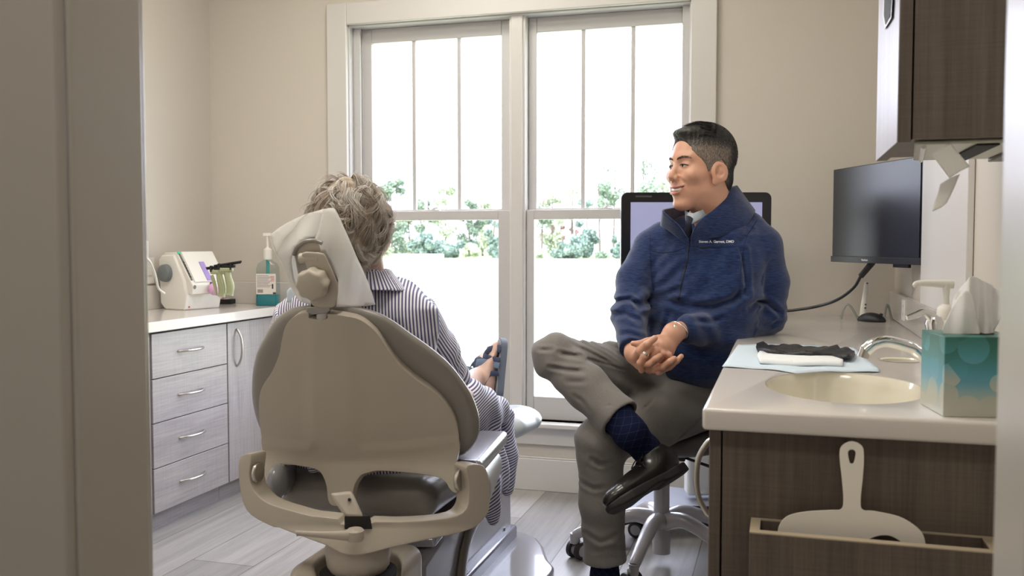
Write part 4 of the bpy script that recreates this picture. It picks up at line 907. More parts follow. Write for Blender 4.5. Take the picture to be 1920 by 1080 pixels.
# --- seat cushion, armrests, leg rest
AX = Vector((math.sin(YAW), math.cos(YAW), 0)); SX = Vector((math.cos(YAW), -math.sin(YAW), 0))   # chair forward / right in the figure frame
AR = np.array([[SX.x, AX.x, 0], [SX.y, AX.y, 0], [0, 0, 1]], np.float32)
sc0 = K(672, 924, 2.40)
def seatf(q):
    c = V3(sc0)+np.array(AX)*.16
    d = s_box(q, c, (.225, .21, .055), .05, AR)
    p = (q-V3(sc0))@AR; d = d+.010*np.exp(-(p[:, 0]-.0)**2/.0004)*(p[:, 1] < .1)
    d = smin(d, s_box(q, V3(sc0)+np.array(AX)*.50+np.array([.01, 0, .0]), (.19, .26, .045), .04, AR), .05)
    l1 = V3(sc0)+np.array(AX)*.72+np.array([0, 0, .01]); l2 = V3(K(930, 790, 3.12))
    return smin(d, s_ecap(q, l1, l2, .15, .11, .35, (0, -.2, 1)), .05)
sculpt('seat_cushion', seatf, *bounds([sc0-Vector((.35, .2, .2)), K(985, 780, 3.4)], .1), .010, m_vinyl, ch)
def toe(q): return s_ecap(q, K(935, 792, 3.12), K(966, 786, 3.2), .114, .094, .42, (0, -.2, 1))
sculpt('footrest_end', toe, *bounds([K(950, 790, 3.15)], .2), .007, mat('pale_vinyl', 'b9c0bf', .3), ch)
# armrest right, wedge-shaped pad
a0 = K(872, 858, 2.28); a1 = K(922, 838, 2.62)
def armf(q):
    m = (a0+a1)/2; v = (a1-a0); v.z = 0; L = v.length; v.normalize(); R = np.array([[v.y, v.x, 0], [-v.x, v.y, 0], [0, 0, 1]], np.float32)
    return s_box(q, m, (.044, L/2+.02, .021), .012, R)
sculpt('armrest', armf, *bounds([a0, a1], .09), .005, m_shade, ch)
def armb(q): return s_cap(q, K(900, 905, 2.34), K(928, 868, 2.6), .042, .035)
sculpt('armrest_support', lambda q: s_ecap(q, K(895, 915, 2.32), K(925, 872, 2.62), .062, .042, .6, (1, 0, 0)), *bounds([K(895, 915, 2.32), K(925, 872, 2.62)], .1), .006, m_vinyl, ch)
sculpt('armrest_support', lambda q: s_ecap(q, K(520, 905, 2.30), K(560, 880, 2.6), .045, .04, .6, (1, 0, 0)), *bounds([K(520, 905, 2.30), K(560, 880, 2.6)], .1), .007, mat('clear_grey', '8c8c90', .2), ch)
# --- base
pc = P(672, 1030, 2.13)
b = MB(); b.lathe([(.045, .075), (.072, .07), (.078, .055), (.073, .015), (.068, .008), (.064, .0)], (pc.x, pc.y, P(672, 1045, 2.13).z-.03), n=48); b.build('swivel_collar', m_cream, ch, smooth=50)
b = MB(); b.lathe([(.088, .0), (.09, .012), (.082, .018), (.06, .018)], (pc.x, pc.y, P(672, 1045, 2.13).z-.044), n=48, cap=False); b.build('swivel_seal', m_dark, ch)
zc = P(672, 1062, 2.1).z
# rear shroud, rounded block around the column, open at its top
def shroud(q):
    c = K(668, 1062, 2.14); zt = float(K(668, 1052, 2.14)[2])
    d = s_box(q, (c[0]-.005, c[1]+.05, zt-.17), (.125, .13, .17), .035, AR)
    return smax(d, -s_cap(q, (c[0]+.005, c[1]+.0, zt-.03), (c[0]+.005, c[1], zt+.2), .100), .008)
sculpt('base_shroud', shroud, (K(668, 1062, 2.14)-Vector((.2, .2, .45))), (K(668, 1062, 2.14)+Vector((.22, .28, .12))), .006, m_cream, ch)
# grey lift body in front of the shroud: side panel seen on the right
def GB(x): return lambda px, py: PX(px, py, x)
bx = -.885
side = [(742, 1000), (770, 992), (860, 962), (905, 940), (935, 925), (955, 905), (958, 1010), (860, 1110), (735, 1110)]
def sid(px, py): return PX(px, py, bx)
so = [sid(*p) for p in [(905, 925), (958, 905), (960, 1012), (868, 1100)]]
# body box along the chair axis
yb0, yb1 = 2.22, 2.78
b = MB(); prof2 = [(2.20, 0.03), (2.20, .22), (2.32, .245), (2.52, .31), (2.72, .38), (2.92, .42), (3.0, .41), (3.02, .10), (3.02, .03)]
b.prism(prof2, lambda a, c: (-1.17, a, c), lambda a, c: (bx, a, c)); b.build('lift_body', m_body, ch, bevel=.02, bseg=4)
# curved arm cover on the body's side
b = MB(); ac = [(862, 1100, ), (866, 1060), (872, 1025), (884, 990), (905, 955), (930, 925)]
b.tube([PX(x, y, bx+.006) for x, y in ac], [.032, .030, .028, .026, .024, .022], 14, sm=4, flat=.45, up=(0, 1, 0)); b.build('lift_arm_cover', mat('taupe_cover', '6f685e', .3), ch)
b = MB(); b.lathe([(.006, 0), (.006, .004), (.001, .005)], n=12, M=Matrix.Translation(PX(946, 992, bx)) @ Matrix.Rotation(PI/2, 4, 'Y')); b.build('screw', m_handle, ch)
b = MB(); b.lathe([(.006, 0), (.006, .004), (.001, .005)], n=12, M=Matrix.Translation(PX(884, 1068, bx)) @ Matrix.Rotation(PI/2, 4, 'Y')); b.build('screw', m_dark, ch)
# top fairing (bright edge) under the yoke
b = MB(); q = [P(690, 1030, 2.3), P(800, 1034, 2.25), P(815, 1040, 2.25), P(760, 1010, 2.5), P(700, 1005, 2.5)]
b.prism([(-1.16, 2.20), (-.875, 2.26), (-.875, 2.34), (-.90, 2.60), (-1.16, 2.60)], lambda a, c: (a, c, .235+.12*(c-2.2)), lambda a, c: (a, c, .262+.12*(c-2.2))); b.build('top_fairing', mat('silver_fairing', 'a9a8b2', .15, metal=.3, coat=.6), ch, bevel=.008, bseg=3)
# floor plate
fp = [PZ(878, 1100, .05), PZ(945, 975, .05), PZ(1012, 1028, .05), PZ(1022, 1050, .05), PZ(1000, 1085, .05)]
o_ = [(-1.22, 2.30), (-.90, 2.30), (-.74, 2.44), (-.68, 2.55), (-.665, 2.72), (-.70, 2.80), (-.84, 3.04), (-1.22, 3.04)]
b = MB(); b.prism(cspline(o_, 4), lambda a, c: (a, c, .0), lambda a, c: (a, c, .05)); b.build('floor_plate', m_body, ch, bevel=.012, bseg=4)
b = MB(); b.prism([(-1.19, 2.28), (-.86, 2.28), (-.86, 3.0), (-1.19, 3.0)], lambda a, c: (a, c, .0), lambda a, c: (a, c, .09)); b.build('base_skirt', m_shade, ch, bevel=.01, bseg=3)

# ------------------------------------------------------------------ paper headrest cover
m_cover = film('cover_film', 'f8f7f5', .55, .45, bump=(22, .35))
cv = thing('headrest_cover', 'white disposable film cover draped over the headrest of the dental chair', 'headrest cover', P(620, 572, 2.12))
def cvf(d0, kx=0., ky=0., w=.004):
    def f(px, py):
        x = (px-600)/100; y = (py-480)/100
        return P(px, py, d0+kx*x+ky*y+w*math.sin(px*.045+py*.03)+w*.6*math.sin(px*.1-py*.06))
    return f
back = [(507, 447), (512, 436), (535, 420), (570, 403), (605, 393), (625, 390), (634, 402), (650, 440), (668, 480), (688, 525), (703, 571), (660, 573), (600, 575), (572, 568), (556, 555), (540, 520), (535, 505), (520, 480)]
sheet('front_panel', cspline(back, 2), cvf(2.185, .05, .04, .005), m_cover, cv, step=7, thick=.0012)
fl1 = [(507, 446), (512, 436), (540, 425), (575, 408), (600, 420), (592, 440), (574, 446), (558, 456), (549, 475), (548, 500), (556, 530), (566, 556), (580, 568), (577, 576), (560, 566), (548, 540), (540, 515), (530, 490), (515, 465)]
fl1 = [(507, 447), (512, 436), (540, 417), (578, 400), (606, 392), (612, 402), (604, 425), (598, 444), (580, 446), (563, 452), (550, 470), (546, 490), (551, 520), (560, 548), (570, 568), (558, 562), (546, 540), (538, 512), (528, 490), (513, 468)]
sheet('left_flap', fl1, lambda px, py: P(px, py, 2.125+.035*abs(px-560)/60+.010*math.sin(px*.05+py*.045)-.01*math.sin((py-440)*.05)), m_cover, cv, step=6, thick=.001)
fl2 = [(606, 392), (625, 390), (634, 402), (652, 442), (670, 484), (690, 528), (704, 571), (672, 575), (630, 576), (634, 548), (634, 525), (620, 490), (611, 474), (598, 474), (586, 473), (588, 452), (597, 432)]
sheet('right_flap', fl2, lambda px, py: P(px, py, 2.105+.04*max(0, px-620)/80+.008*math.sin(px*.06-py*.035)+.006*math.sin(px*.13+py*.02)), m_cover, cv, step=6, thick=.001)
# ------------------------------------------------------------------ reclining patient, seen from behind
def frameR(f, up=(0, 0, 1)):
    """columns: forward, left, up (in the figure frame)"""
    f = Vector(f).normalized(); l = Vector(up).cross(f).normalized(); u = f.cross(l); return np.array([[f.x, l.x, u.x], [f.y, l.y, u.y], [f.z, l.z, u.z]], np.float32)
def mirror(q): m = q.copy(); m[:, 1] = np.abs(m[:, 1]); return m
def stripes(name, attr, dark, light, width=.46, rough=.75):
    m = mat(name, light, rough, spec=.2, sheen=.2, bump=(90, .12)); n = m.node_tree.nodes; L = m.node_tree.links
    a = n.new('ShaderNodeAttribute'); a.attribute_name = attr
    f = n.new('ShaderNodeMath'); f.operation = 'FRACT'; L.new(a.outputs['Fac'], f.inputs[0])
    r = n.new('ShaderNodeValToRGB'); e = r.color_ramp.elements; e[0].color = lin(light); e[0].position = 0; e[1].color = lin(light); e[1].position = 1
    for p, c in ((.5-width/2-.06, light), (.5-width/2+.04, dark), (.5+width/2-.04, dark), (.5+width/2+.06, light)):
        x = e.new(p); x.color = lin(c)
    L.new(f.outputs[0], r.inputs[0]); L.new(r.outputs[0], n['Principled BSDF'].inputs['Base Color']); return m
m_stripe = stripes('striped_cotton', 'stripe', '5a5884', 'eceaf0')
m_skin_old = attr_mix('aged_skin', 'tone', [(0, 'c8a392'), (.5, 'd0b0a0'), (1, 'bb9284')], .5, bump=(220, .05), sss=.15)
pt = thing('person', 'grey-haired person in a striped dress reclining in the dental chair, back to us', 'person', P(690, 850, 2.45))
hd = K(668, 424, 2.30); fw = frameR((.50, .86, -.03))
rs_ = K(770, 590, 2.42); ls_ = K(562, 592, 2.46); re_ = K(838, 706, 2.56); le_ = K(520, 720, 2.55); hip = K(672, 850, 2.50)
rk = K(850, 765, 2.88); ra = K(890, 712, 3.10); lk = K(800, 770, 2.98); la = K(862, 722, 3.2)
def p_skin(q):
    p = mirror((q-V3(hd))@fw)
    d = s_ell(p, (-.008, 0, .035), (.092, .074, .085)); d = smin(d, s_ell(p, (.03, 0, -.02), (.062, .056, .09)), .03)
    d = smin(d, s_cap(p, (-.022, 0, -.05), (-.050, 0, -.15), .047, .05), .02)
    d = smin(d, s_ell(p, (.06, .028, -.03), (.03, .026, .03)), .02); d = smin(d, s_cap(p, (.09, 0, .01), (.108, 0, -.03), .008, .012), .01)
    d = smin(d, s_ell(p, (.06, 0, -.095), (.03, .03, .025)), .02)
    ear = smax(s_ell(p, (-.008, .074, -.012), (.018, .010, .030)), -s_ell(p, (0, .085, -.01), (.010, .008, .016)), .004); d = smin(d, ear, .005)
    nb = K(690, 540, 2.36)
    d = smin(d, s_cap(q, nb, hip, .055, .10), .03); d = smin(d, s_cap(q, rs_, ls_, .035), .02)
    for s, e, w in ((rs_, re_, K(868, 742, 2.66)), (ls_, le_, K(640, 760, 2.7))): d = smin(d, s_chain(q, [(s, .048), (e, .036), (w, .026)], .01), .02)
    for h, k, a in ((hip+Vector((.09, 0, 0)), rk, ra), (hip-Vector((.09, 0, 0)), lk, la)): d = smin(d, s_chain(q, [(h, .08), (k, .056), (a, .033)], .02), .03)
    for k in (0, 1):
        F = feet[k]; d = smin(d, foot_sdf((q-V3(F[0]))@F[1]), .012)
    # hands resting on the lap
    for w, sx in ((K(868, 742, 2.66), 1), (K(640, 760, 2.7), -1)):
        w = V3(w); d = smin(d, s_ecap(q, w, w+np.array([-.02*sx, .06, -.004]), .032, .034, .5, (0, 0, 1)), .01)
        for i in range(4): b0 = w+np.array([(-.03+.018*i), .085, 0]); d = smin(d, s_chain(q, [(b0, .009), (b0+np.array([0, .035, 0]), .0085), (b0+np.array([0, .06, -.015]), .007)], .004), .006)
        d = smin(d, s_chain(q, [(w+np.array([-.03*sx, .03, 0]), .011), (w+np.array([-.055*sx, .07, 0]), .009)], .004), .008)
    return d
def foot_sdf(p):
    """foot local: x toe, y left, z instep up; origin at the ankle centre, sole at z=-.075"""
    d = s_cap(p, (-.045, 0, -.045), (.03, 0, -.038), .030, .032)
    d = smin(d, s_ecap(p, (.02, 0, -.035), (.115, 0, -.062), .038, .042, .42, (0, 0, 1)), .03)
    d = smin(d, s_cap(p, (0, 0, 0), (-.01, 0, -.04), .034, .032), .02)
    for i, (y, l) in enumerate(((.030, .052), (.012, .050), (-.004, .045), (-.018, .038), (-.031, .030))):
        d = smin(d, s_chain(p, [((.11, y, -.058), .0105 if i else .0135), ((.11+l*.7, y*1.05, -.058), .0085 if i else .012), ((.11+l, y*1.05, -.064), .0075 if i else .011)], .004), .006)
    return d
# right foot (larger, front) and left foot behind; toes point up and a little away
FS = .88
def footframe(p, toe, nrm):
    t = Vector(toe).normalized(); n = Vector(nrm); n = (n-t*n.dot(t)).normalized(); y = n.cross(t)
    return (p, np.array([[t.x, y.x, n.x], [t.y, y.y, n.y], [t.z, y.z, n.z]], np.float32)/FS)
feet = [footframe(K(893, 706, 3.12), (.06, .52, .85), (-.96, -.24, .15)), footframe(K(864, 716, 3.22), (.34, .45, .82), (-.80, -.50, .40))]
pb = sculpt('body', p_skin, *bounds([hd, hip, ra, la, rs_, ls_, K(910, 640, 3.3), le_], .17), .0042, m_skin_old, pt, attrs={'tone': lambda V: .5+.35*np.sin(V[:, 0]*60)*np.sin(V[:, 2]*70)})
# dress: bodice with sleeves
cb = K(690, 560, 2.36)
def bod(q):
    z = q[:, 2]; f = (z-float(hip[2]))/(float(cb[2])-float(hip[2])); c = V3(hip)[None]*(1-f[:, None])+V3(cb)[None]*f[:, None]
    hw = np.interp(f, [-.2, 0, .4, .8, .95, 1.05, 1.12], [.20, .20, .19, .20, .185, .12, .05]); hdp = np.interp(f, [-.2, 0, .5, .9, 1.1], [.12, .125, .12, .105, .05])
    p = (q-c)@AR; d = (np.sqrt((p[:, 0]/hw)**2+(p[:, 1]/hdp)**2)-1)*np.minimum(hw, hdp); d = smax(d, (z-float(cb[2])-.045), .03); d = smax(d, float(hip[2])-.09-z, .02)
    d = smin(d, s_chain(q, [(K(690, 548, 2.36), .05), (K(745, 565, 2.39), .058), (rs_, .064)], .03), .04); d = smin(d, s_chain(q, [(K(690, 548, 2.36), .05), (K(600, 572, 2.42), .055), (ls_, .062)], .03), .04)
    return d+.0025*np.sin(q[:, 0]*70+q[:, 2]*35)*np.exp(-((q[:, 2]-.9)/.12)**2)
def slv(s, e, r0, r1):
    def f(q):
        d = s_chain(q, [(s, r0), (s*.4+e*.6, (r0+r1)*.52), (e, r1)], .02); ax = (e-s).normalized(); t = (q-V3(s))@V3(ax)
        L = (e-s).length; d = smax(smax(d, t-L-.012, .006), .012-t+.35*(q[:, 0]-float(s[0]))*(-1 if s[0] > hd.x else 1), .008)
        return d+.0028*np.sin(t*95+2.2*np.sin((q[:, 0]+q[:, 1])*40))*np.clip(t/L, 0, 1)
    return f
R_sl = slv(rs_, re_, .072, .060); L_sl = slv(ls_, le_, .068, .056)
def st_across(V): p = (V-V3(cb))@AR; return (V[:, 0]*1.0+V[:, 2]*.06)/.0082+200
def arm_st(s, e):
    def f(V):
        ax = V3((e-s).normalized()); w = V-V3(s); t = w@ax; w = w-t[:, None]*ax; u = V3(Vector(ax).cross(Vector((0, 0, 1))).normalized()); v = np.cross(ax, u)
        return np.arctan2(w@v, w@u)*.066/.0084+200+t*4
    return f
ds = sculpt('dress', lambda q: smin(bod(q), s_cap(q, K(680, 520, 2.35), K(690, 548, 2.36), .052, .07), .02), *bounds([cb, hip, rs_, ls_], .22), .005, m_stripe, pt, attrs={'stripe': st_across})
for s, e, F in ((rs_, re_, R_sl), (ls_, le_, L_sl)):
    o = sculpt('sleeve', F, *bounds([s, e], .11), .0045, m_stripe, ds, attrs={'stripe': arm_st(s, e)})
    ax = (e-s).normalized(); u = ax.orthogonal().normalized(); v = ax.cross(u); b = MB(RM); b.v = []; rr = []
    for t, r in ((-.012, .050), (-.012, .063), (.0, .0655), (.014, .065), (.028, .0635), (.030, .058), (.024, .05)): rr.append([e+ax*(t-.004)+(u*math.cos(a)+v*math.sin(a))*r*.97 for a in [2*PI*k/40 for k in range(40)]])
    b.rings(rr); cf = b.build('cuff', m_stripe, o, smooth=60)
    at = cf.data.attributes.new('stripe', 'FLOAT', 'POINT'); at.data.foreach_set('value', [200+i//40*.8+.3*math.sin(6.28*(i % 40)/40) for i in range(len(cf.data.vertices))])
# collar: folded band round the neck
def collar(q):
    c = K(688, 522, 2.335); p = (q-V3(c))@fw
    r = np.sqrt((p[:, 0]/1.0)**2+(p[:, 1]/1.08)**2); R0 = .070+np.clip(-p[:, 2], -.02, .05)*.75
    return smax(smax(np.abs(r-R0)-.0045, np.abs(p[:, 2]+.004)-.026-.004*np.cos(np.arctan2(p[:, 1], p[:, 0])), .004), p[:, 0]-.06, .004)
sculpt('collar', collar, *bounds([K(688, 522, 2.335)], .13), .0035, m_stripe, ds, attrs={'stripe': lambda V: np.arctan2(*(((V-V3(K(688, 522, 2.335)))@fw)[:, :2].T))*.08/.0084+200})
# skirt: over the lap, falling beside the seat
def skirt(q):
    d = s_ecap(q, hip+Vector((0, .02, .02)), rk*.5+lk*.5+Vector((.02, -.03, .0)), .17, .13, .55, (0, 0, 1))
    d = smin(d, s_chain(q, [(K(830, 800, 2.62), .06), (K(880, 760, 2.74), .07), (K(925, 770, 2.86), .05)], .03), .04)
    d = smin(d, s_chain(q, [(K(880, 738, 3.04), .030), (K(880, 756, 2.9), .055)], .02), .04)
    h = s_ecap(q, K(918, 800, 2.80), K(924, 900, 2.74), .050, .058, .45, (.9, -.5, 0))
    h = smin(h, s_ecap(q, K(930, 890, 2.76), K(926, 948, 2.72), .048, .032, .42, (.9, -.5, 0)), .02)
    h = smin(h, s_chain(q, [(K(948, 780, 2.93), .03), (K(953, 850, 2.92), .032), (K(952, 915, 2.92), .020)], .02), .02)
    h = smin(h, s_chain(q, [(K(915, 900, 2.70), .03), (K(917, 955, 2.69), .026), (K(922, 972, 2.69), .016)], .02), .015)
    d = smin(d, h, .03)
    u = q[:, 0]*.8+q[:, 1]*.5
    hang = 1/(1+np.exp((q[:, 2]-.52)*60))
    return d+.0065*np.sin(u*95+1.5*np.sin(q[:, 2]*14))*hang+.006*np.sin(q[:, 1]*38+q[:, 0]*30+2*np.sin(q[:, 2]*25))*(1-hang)*np.clip((q[:, 0]+.22)*10, 0, 1)
def sk_st(V): return (V[:, 0]*.42-V[:, 2]*.90+V[:, 1]*.12+.005*np.sin(V[:, 1]*22+V[:, 0]*30)+.004*np.sin(V[:, 2]*40+V[:, 0]*20))/.0088+200
sculpt('skirt', skirt, *bounds([hip, rk, lk, ra, K(925, 985, 2.7), K(965, 930, 2.9)], .12), .005, m_stripe, ds, attrs={'stripe': sk_st})
# lilac-blue bib edge by the left shoulder
s = sheet('bib', [(538, 545), (546, 538), (552, 548), (556, 566), (548, 572), (538, 566)], lambda a, c: P(a, c, 2.40), m_bib, pt, step=5, thick=.002)
# sandals: sole plus crossing straps
m_sole = mat('sandal_sole', '5d6674', .6); m_strap = mat('navy_strap', '2c3450', .6, bump=(300, .2)); m_strap2 = mat('blue_grey_strap', '5f7088', .7, bump=(300, .2)); m_insole = mat('sandal_insole', '8d8f96', .7)
for k in (0, 1):
    p0, R = feet[k]; Rm = Matrix(R.tolist()); Rm = Rm*FS*FS
    def LF(x, y, z): return RM @ (Vector(p0)+Rm @ Vector((x, y, z)))
    fo = cspline([(-.085, 0), (-.07, .028), (-.02, .033), (.04, .036), (.10, .046), (.15, .044), (.178, .024), (.182, 0), (.17, -.022), (.14, -.040), (.09, -.042), (.03, -.036), (-.02, -.032), (-.07, -.027)], 3)
    b = MB(); b.rings([[LF(x, y, z) for x, y in fo] for z in (-.106, -.100, -.084, -.080)]); sl = b.build('sandal', m_sole, pt, smooth=50)
    b = MB(); b.rings([[LF(x*.96, y*.93, z) for x, y in fo] for z in (-.080, -.077)]); b.build('insole', m_insole, sl)
    def strap(pts, w, m):
        b = MB(); b.tube([LF(*p) for p in pts], w, 8, sm=6, flat=.22, up=tuple(RM @ (Rm @ Vector(((1, 0, 0))))), cap=True); b.build('strap', m, sl)
    strap([(.125, .048, -.078), (.13, .040, -.050), (.125, .01, -.036), (.115, -.022, -.042), (.11, -.046, -.078)], .011, m_strap)
    strap([(.155, .042, -.078), (.135, .036, -.048), (.10, .008, -.026), (.075, -.03, -.035), (.065, -.045, -.078)], .009, m_strap)
    strap([(.06, .046, -.078), (.075, .042, -.042), (.095, .01, -.024), (.115, -.025, -.040), (.12, -.046, -.078)], .010, m_strap)
    strap([(.02, .042, -.078), (.035, .043, -.04), (.055, .012, -.0), (.055, -.02, -.012), (.045, -.042, -.078)], .013, m_strap2)
    strap([(.0, .042, -.078), (.0, .044, -.045), (-.01, .036, -.02), (-.055, .02, -.02), (-.078, 0, -.025), (-.055, -.02, -.02), (0, -.04, -.04), (.01, -.04, -.078)], .009, m_strap)
# curly hair: soft cap plus curling locks
HCc = Vector((-.024, 0, .003)); HR_ = (.088, .096, .117)
def cap(q):
    p = (q-V3(hd))@fw; d = s_ell(p, tuple(HCc), HR_)
    d = smax(d, p[:, 0]*1.2-p[:, 2]*.25-.30*np.abs(p[:, 1])-.062, .02)
    return d+.003*np.sin(p[:, 0]*110+3*np.sin(p[:, 2]*60))*np.sin(p[:, 1]*95+p[:, 2]*50)
m_hair_old = attr_mix('grey_curls', 'shade', [(0, '5a4a3e'), (.3, 'a39281'), (.6, 'cfc3b5'), (1, 'f6f4f2')], .6, spec=.3, sheen=.2)
hr = sculpt('hair', cap, *bounds([hd], .17), .004, m_hair_old, pt, attrs={'shade': lambda V: .34+.12*np.sin(V[:, 0]*150+V[:, 2]*90)})
rg = random.Random(5); vs = []; fs = []; sh = []; FW = Matrix(fw.tolist()); locks = 0
def hsurf(u, lift):
    s_ = 1-.16*max(0, -u.z); return HCc+Vector((u.x*(HR_[0]+lift)*s_, u.y*(HR_[1]+lift)*s_, u.z*(HR_[2]+lift)))
while locks < 560:
    u = Vector((rg.gauss(0, 1), rg.gauss(0, 1), rg.gauss(0, 1))).normalized()
    p = hsurf(u, 0)
    if p.x*1.2-p.z*.25-.34*abs(p.y) > .074 or u.z < -.93: continue
    locks += 1
    dn = Vector((-.15, 0, -1)); t = (dn-u*dn.dot(u)).normalized(); s0_ = u.cross(t); fl = math.sin(u.y*4.2+u.z*3.1+.6)*1.1+math.sin(u.z*7+u.y*2)*.6+rg.gauss(0, .35); t = (t*math.cos(fl)+s0_*math.sin(fl)).normalized()
    kap = rg.uniform(9, 34)*rg.choice((-1, 1, 1)); L = rg.uniform(.045, .10); n = 11; path = []; w = u.copy(); step = L/n/.095
    bulge = rg.uniform(.004, .020)
    for i in range(n):
        f = i/(n-1); path.append((hsurf(w, -.004+bulge*math.sin(PI*min(1, f*1.05))+.004*(f > .9)), w.copy(), t.copy()))
        w2 = (w+t*step).normalized(); sd = w2.cross(t); t = (t+sd*kap*L/n*(.4+f)); t = (t-w2*t.dot(w2)).normalized(); w = w2
    base = rg.uniform(.12, .72)+.28*max(0, u.z-.45)+.55*max(0, p.x-.0)/.06*.5
    for k in range(rg.randint(16, 26)):
        ox, oz = rg.gauss(0, .0042), rg.gauss(0, .0030); wd_ = rg.uniform(.00035, .0007); tn = min(1, max(0, base+rg.gauss(0, .13))); o = len(vs); fr = rg.uniform(.7, 1.0); m_ = max(5, int(n*fr)); fz = rg.gauss(0, .004) if rg.random() < .25 else 0
        for i in range(m_):
            q, w_, t_ = path[i]; sd = w_.cross(t_).normalized(); f = i/(n-1); c = q+sd*ox*(.5+.9*f)+w_*(oz*(.5+f)+fz*f*3)+sd*fz*2*f*f; r = wd_*(1-f*.75)
            for e_ in (sd*r*1.3, -sd*r*.6+w_*r, -sd*r*.6-w_*r): vs.append(RM @ (Vector(hd)+FW @ (c+e_))); sh.append(min(1, tn+.12*f))
        for i in range(m_-1):
            for j in range(3): a = o+i*3; fs.append((a+j, a+(j+1) % 3, a+3+(j+1) % 3, a+3+j))
me = bpy.data.meshes.new('curls'); me.from_pydata([tuple(v) for v in vs], [], fs); a = me.attributes.new('shade', 'FLOAT', 'POINT'); a.data.foreach_set('value', sh)
link('curls', me, m_hair_old, hr, smooth=180)
# ------------------------------------------------------------------ smiling man on the stool
m_skin = attr_mix('skin', 'tone', [(0, 'cf9d83'), (.6, 'd3a088'), (.8, 'b4756a'), (1, '9c5850')], .42, bump=(260, .05), sss=.18)
mn = thing('person', 'smiling man with short dark hair in a navy fleece, sitting cross-legged on a stool', 'person', P(1290, 790, 2.93))
ha = math.radians(27); HC = K(1317, 316, 2.75); HS = 1.03
hf = frameR((-math.cos(ha), -math.sin(ha), .02)); HL = lambda q: mirror((q-V3(HC))@hf/HS)
HLs = lambda q: (q-V3(HC))@hf/HS
def HW(x, y, z): return Vector(V3(HC)+hf@(np.array([x, y, z], np.float32)*HS))
LIP_U = [((.088, .031, -.0545), .0024), ((.0985, .015, -.0590), .0036), ((.1020, 0, -.0585), .0040)]
LIP_L = [((.087, .029, -.0600), .0028), ((.0965, .015, -.0735), .0048), ((.0990, 0, -.0765), .0054)]
MOUTH = [((.087, .0295, -.0570), .0022), ((.099, .015, -.0660), .0054), ((.103, 0, -.0672), .0060)]
def skull(p):
    d = s_ell(p, (-.010, 0, .042), (.094, .078, .086)); d = smin(d, s_ell(p, (.030, 0, -.012), (.066, .064, .098)), .03)
    return smin(d, s_ell(p, (.018, 0, -.066), (.062, .060, .050)), .025)
def head(q):
    p = HL(q); d = skull(p); d = smin(d, s_ell(p, (.072, 0, -.106), (.021, .026, .018)), .026)
    d = smin(d, s_ell(p, (.061, .043, -.024), (.030, .026, .023)), .014); d = smin(d, s_ell(p, (.070, .026, -.040), (.024, .016, .018)), .012)
    d = smin(d, s_ell(p, (.074, 0, -.066), (.024, .031, .024)), .014)
    d = smin(d, s_cap(p, (.083, .008, .025), (.074, .040, .025), .013, .011), .012)
    d = smax(d, -s_ell(p, (.101, .030, .004), (.014, .020, .0095)), .010)
    d = smin(d, s_ell(p, (.0785, .029, .003), (.0135, .0170, .0115)), .004)      # lids
    d = smin(d, s_cap(p, (.081, .022, -.0065), (.077, .042, -.005), .0045, .004), .005)   # cheek pushed up under the eye
    d = smin(d, s_cap(p, (.085, 0, .014), (.106, 0, -.021), .0066, .0092), .009); d = smin(d, s_cap(p, (.106, 0, -.025), (.108, 0, -.0285), .0112, .0115), .006)
    d = smin(d, s_ell(p, (.0985, .0150, -.033), (.010, .0065, .0078)), .006); d = smax(d, -s_ell(p, (.107, .008, -.0425), (.006, .0035, .004)), .002)
    d = smax(d, -s_chain(p, [((.0990, .0195, -.033), .0030), ((.0895, .035, -.047), .0045), ((.081, .0415, -.062), .003)], .004), .006)
    d = smin(d, s_chain(p, LIP_U, .003), .004); d = smin(d, s_chain(p, LIP_L, .003), .004)
    d = smax(d, -s_chain(p, MOUTH, .003), .0018)
    d = smax(d, -s_ell(p, (.096, .0290, .0018), (.010, .0145, .0016)), .0015)
    er = s_ell(p, (.003, .080, -.017), (.0245, .0090, .031), [[.93, .36, .1], [-.36, .93, 0], [-.1, 0, 1]])
    er = smin(er, s_ell(p, (.012, .074, -.043), (.011, .006, .012)), .006)
    er = smax(er, -s_ell(p, (.009, .0885, -.013), (.0145, .0105, .0190)), .002); er = smax(er, -s_ell(p, (.012, .083, -.020), (.007, .008, .009)), .002); er = smin(er, s_ell(p, (-.001, .082, -.013), (.006, .005, .012)), .005)
    er = smin(er, s_cap(p, (.019, .075, -.018), (.018, .076, -.026), .004), .004)
    d = smin(d, er, .005)
    d = smin(d, s_cap(p, (-.018, 0, -.055), (-.047, 0, -.155), .058, .056), .022)
    return d*HS
# joints
nk = K(1328, 420, 2.86); pel = K(1296, 740, 2.92)
lS, lE, lW = K(1426, 462, 2.78), K(1436, 592, 2.82), K(1274, 620, 2.63)
rS, rE, rW = K(1222, 466, 2.90), K(1180, 590, 2.76), K(1188, 660, 2.62)
rH, rK, rA = K(1258, 728, 2.90), K(1040, 669, 2.68), K(1205, 822, 2.47)
lH, lK, lA = K(1328, 745, 2.88), K(1124, 828, 2.60), K(1134, 1085, 2.64)
SO = K(1221, 924, 2.435); toe = (K(1145, 930, 2.345)-K(1283, 852, 2.50)); st = toe.normalized(); sn0 = Vector((-.50, .46, .80)); sn = (sn0-st*sn0.dot(st)).normalized(); sy = sn.cross(st)
SR_ = np.array([[st.x, sy.x, sn.x], [st.y, sy.y, sn.y], [st.z, sy.z, sn.z]], np.float32)
def SW(x, y, z, o=SO, R=SR_): return Vector(V3(o)+R@np.array([x, y, z], np.float32))
tf = frameR((-.55, -.83, 0)); TW = V3((tf[0, 1], tf[1, 1], 0))
D0 = 2.545
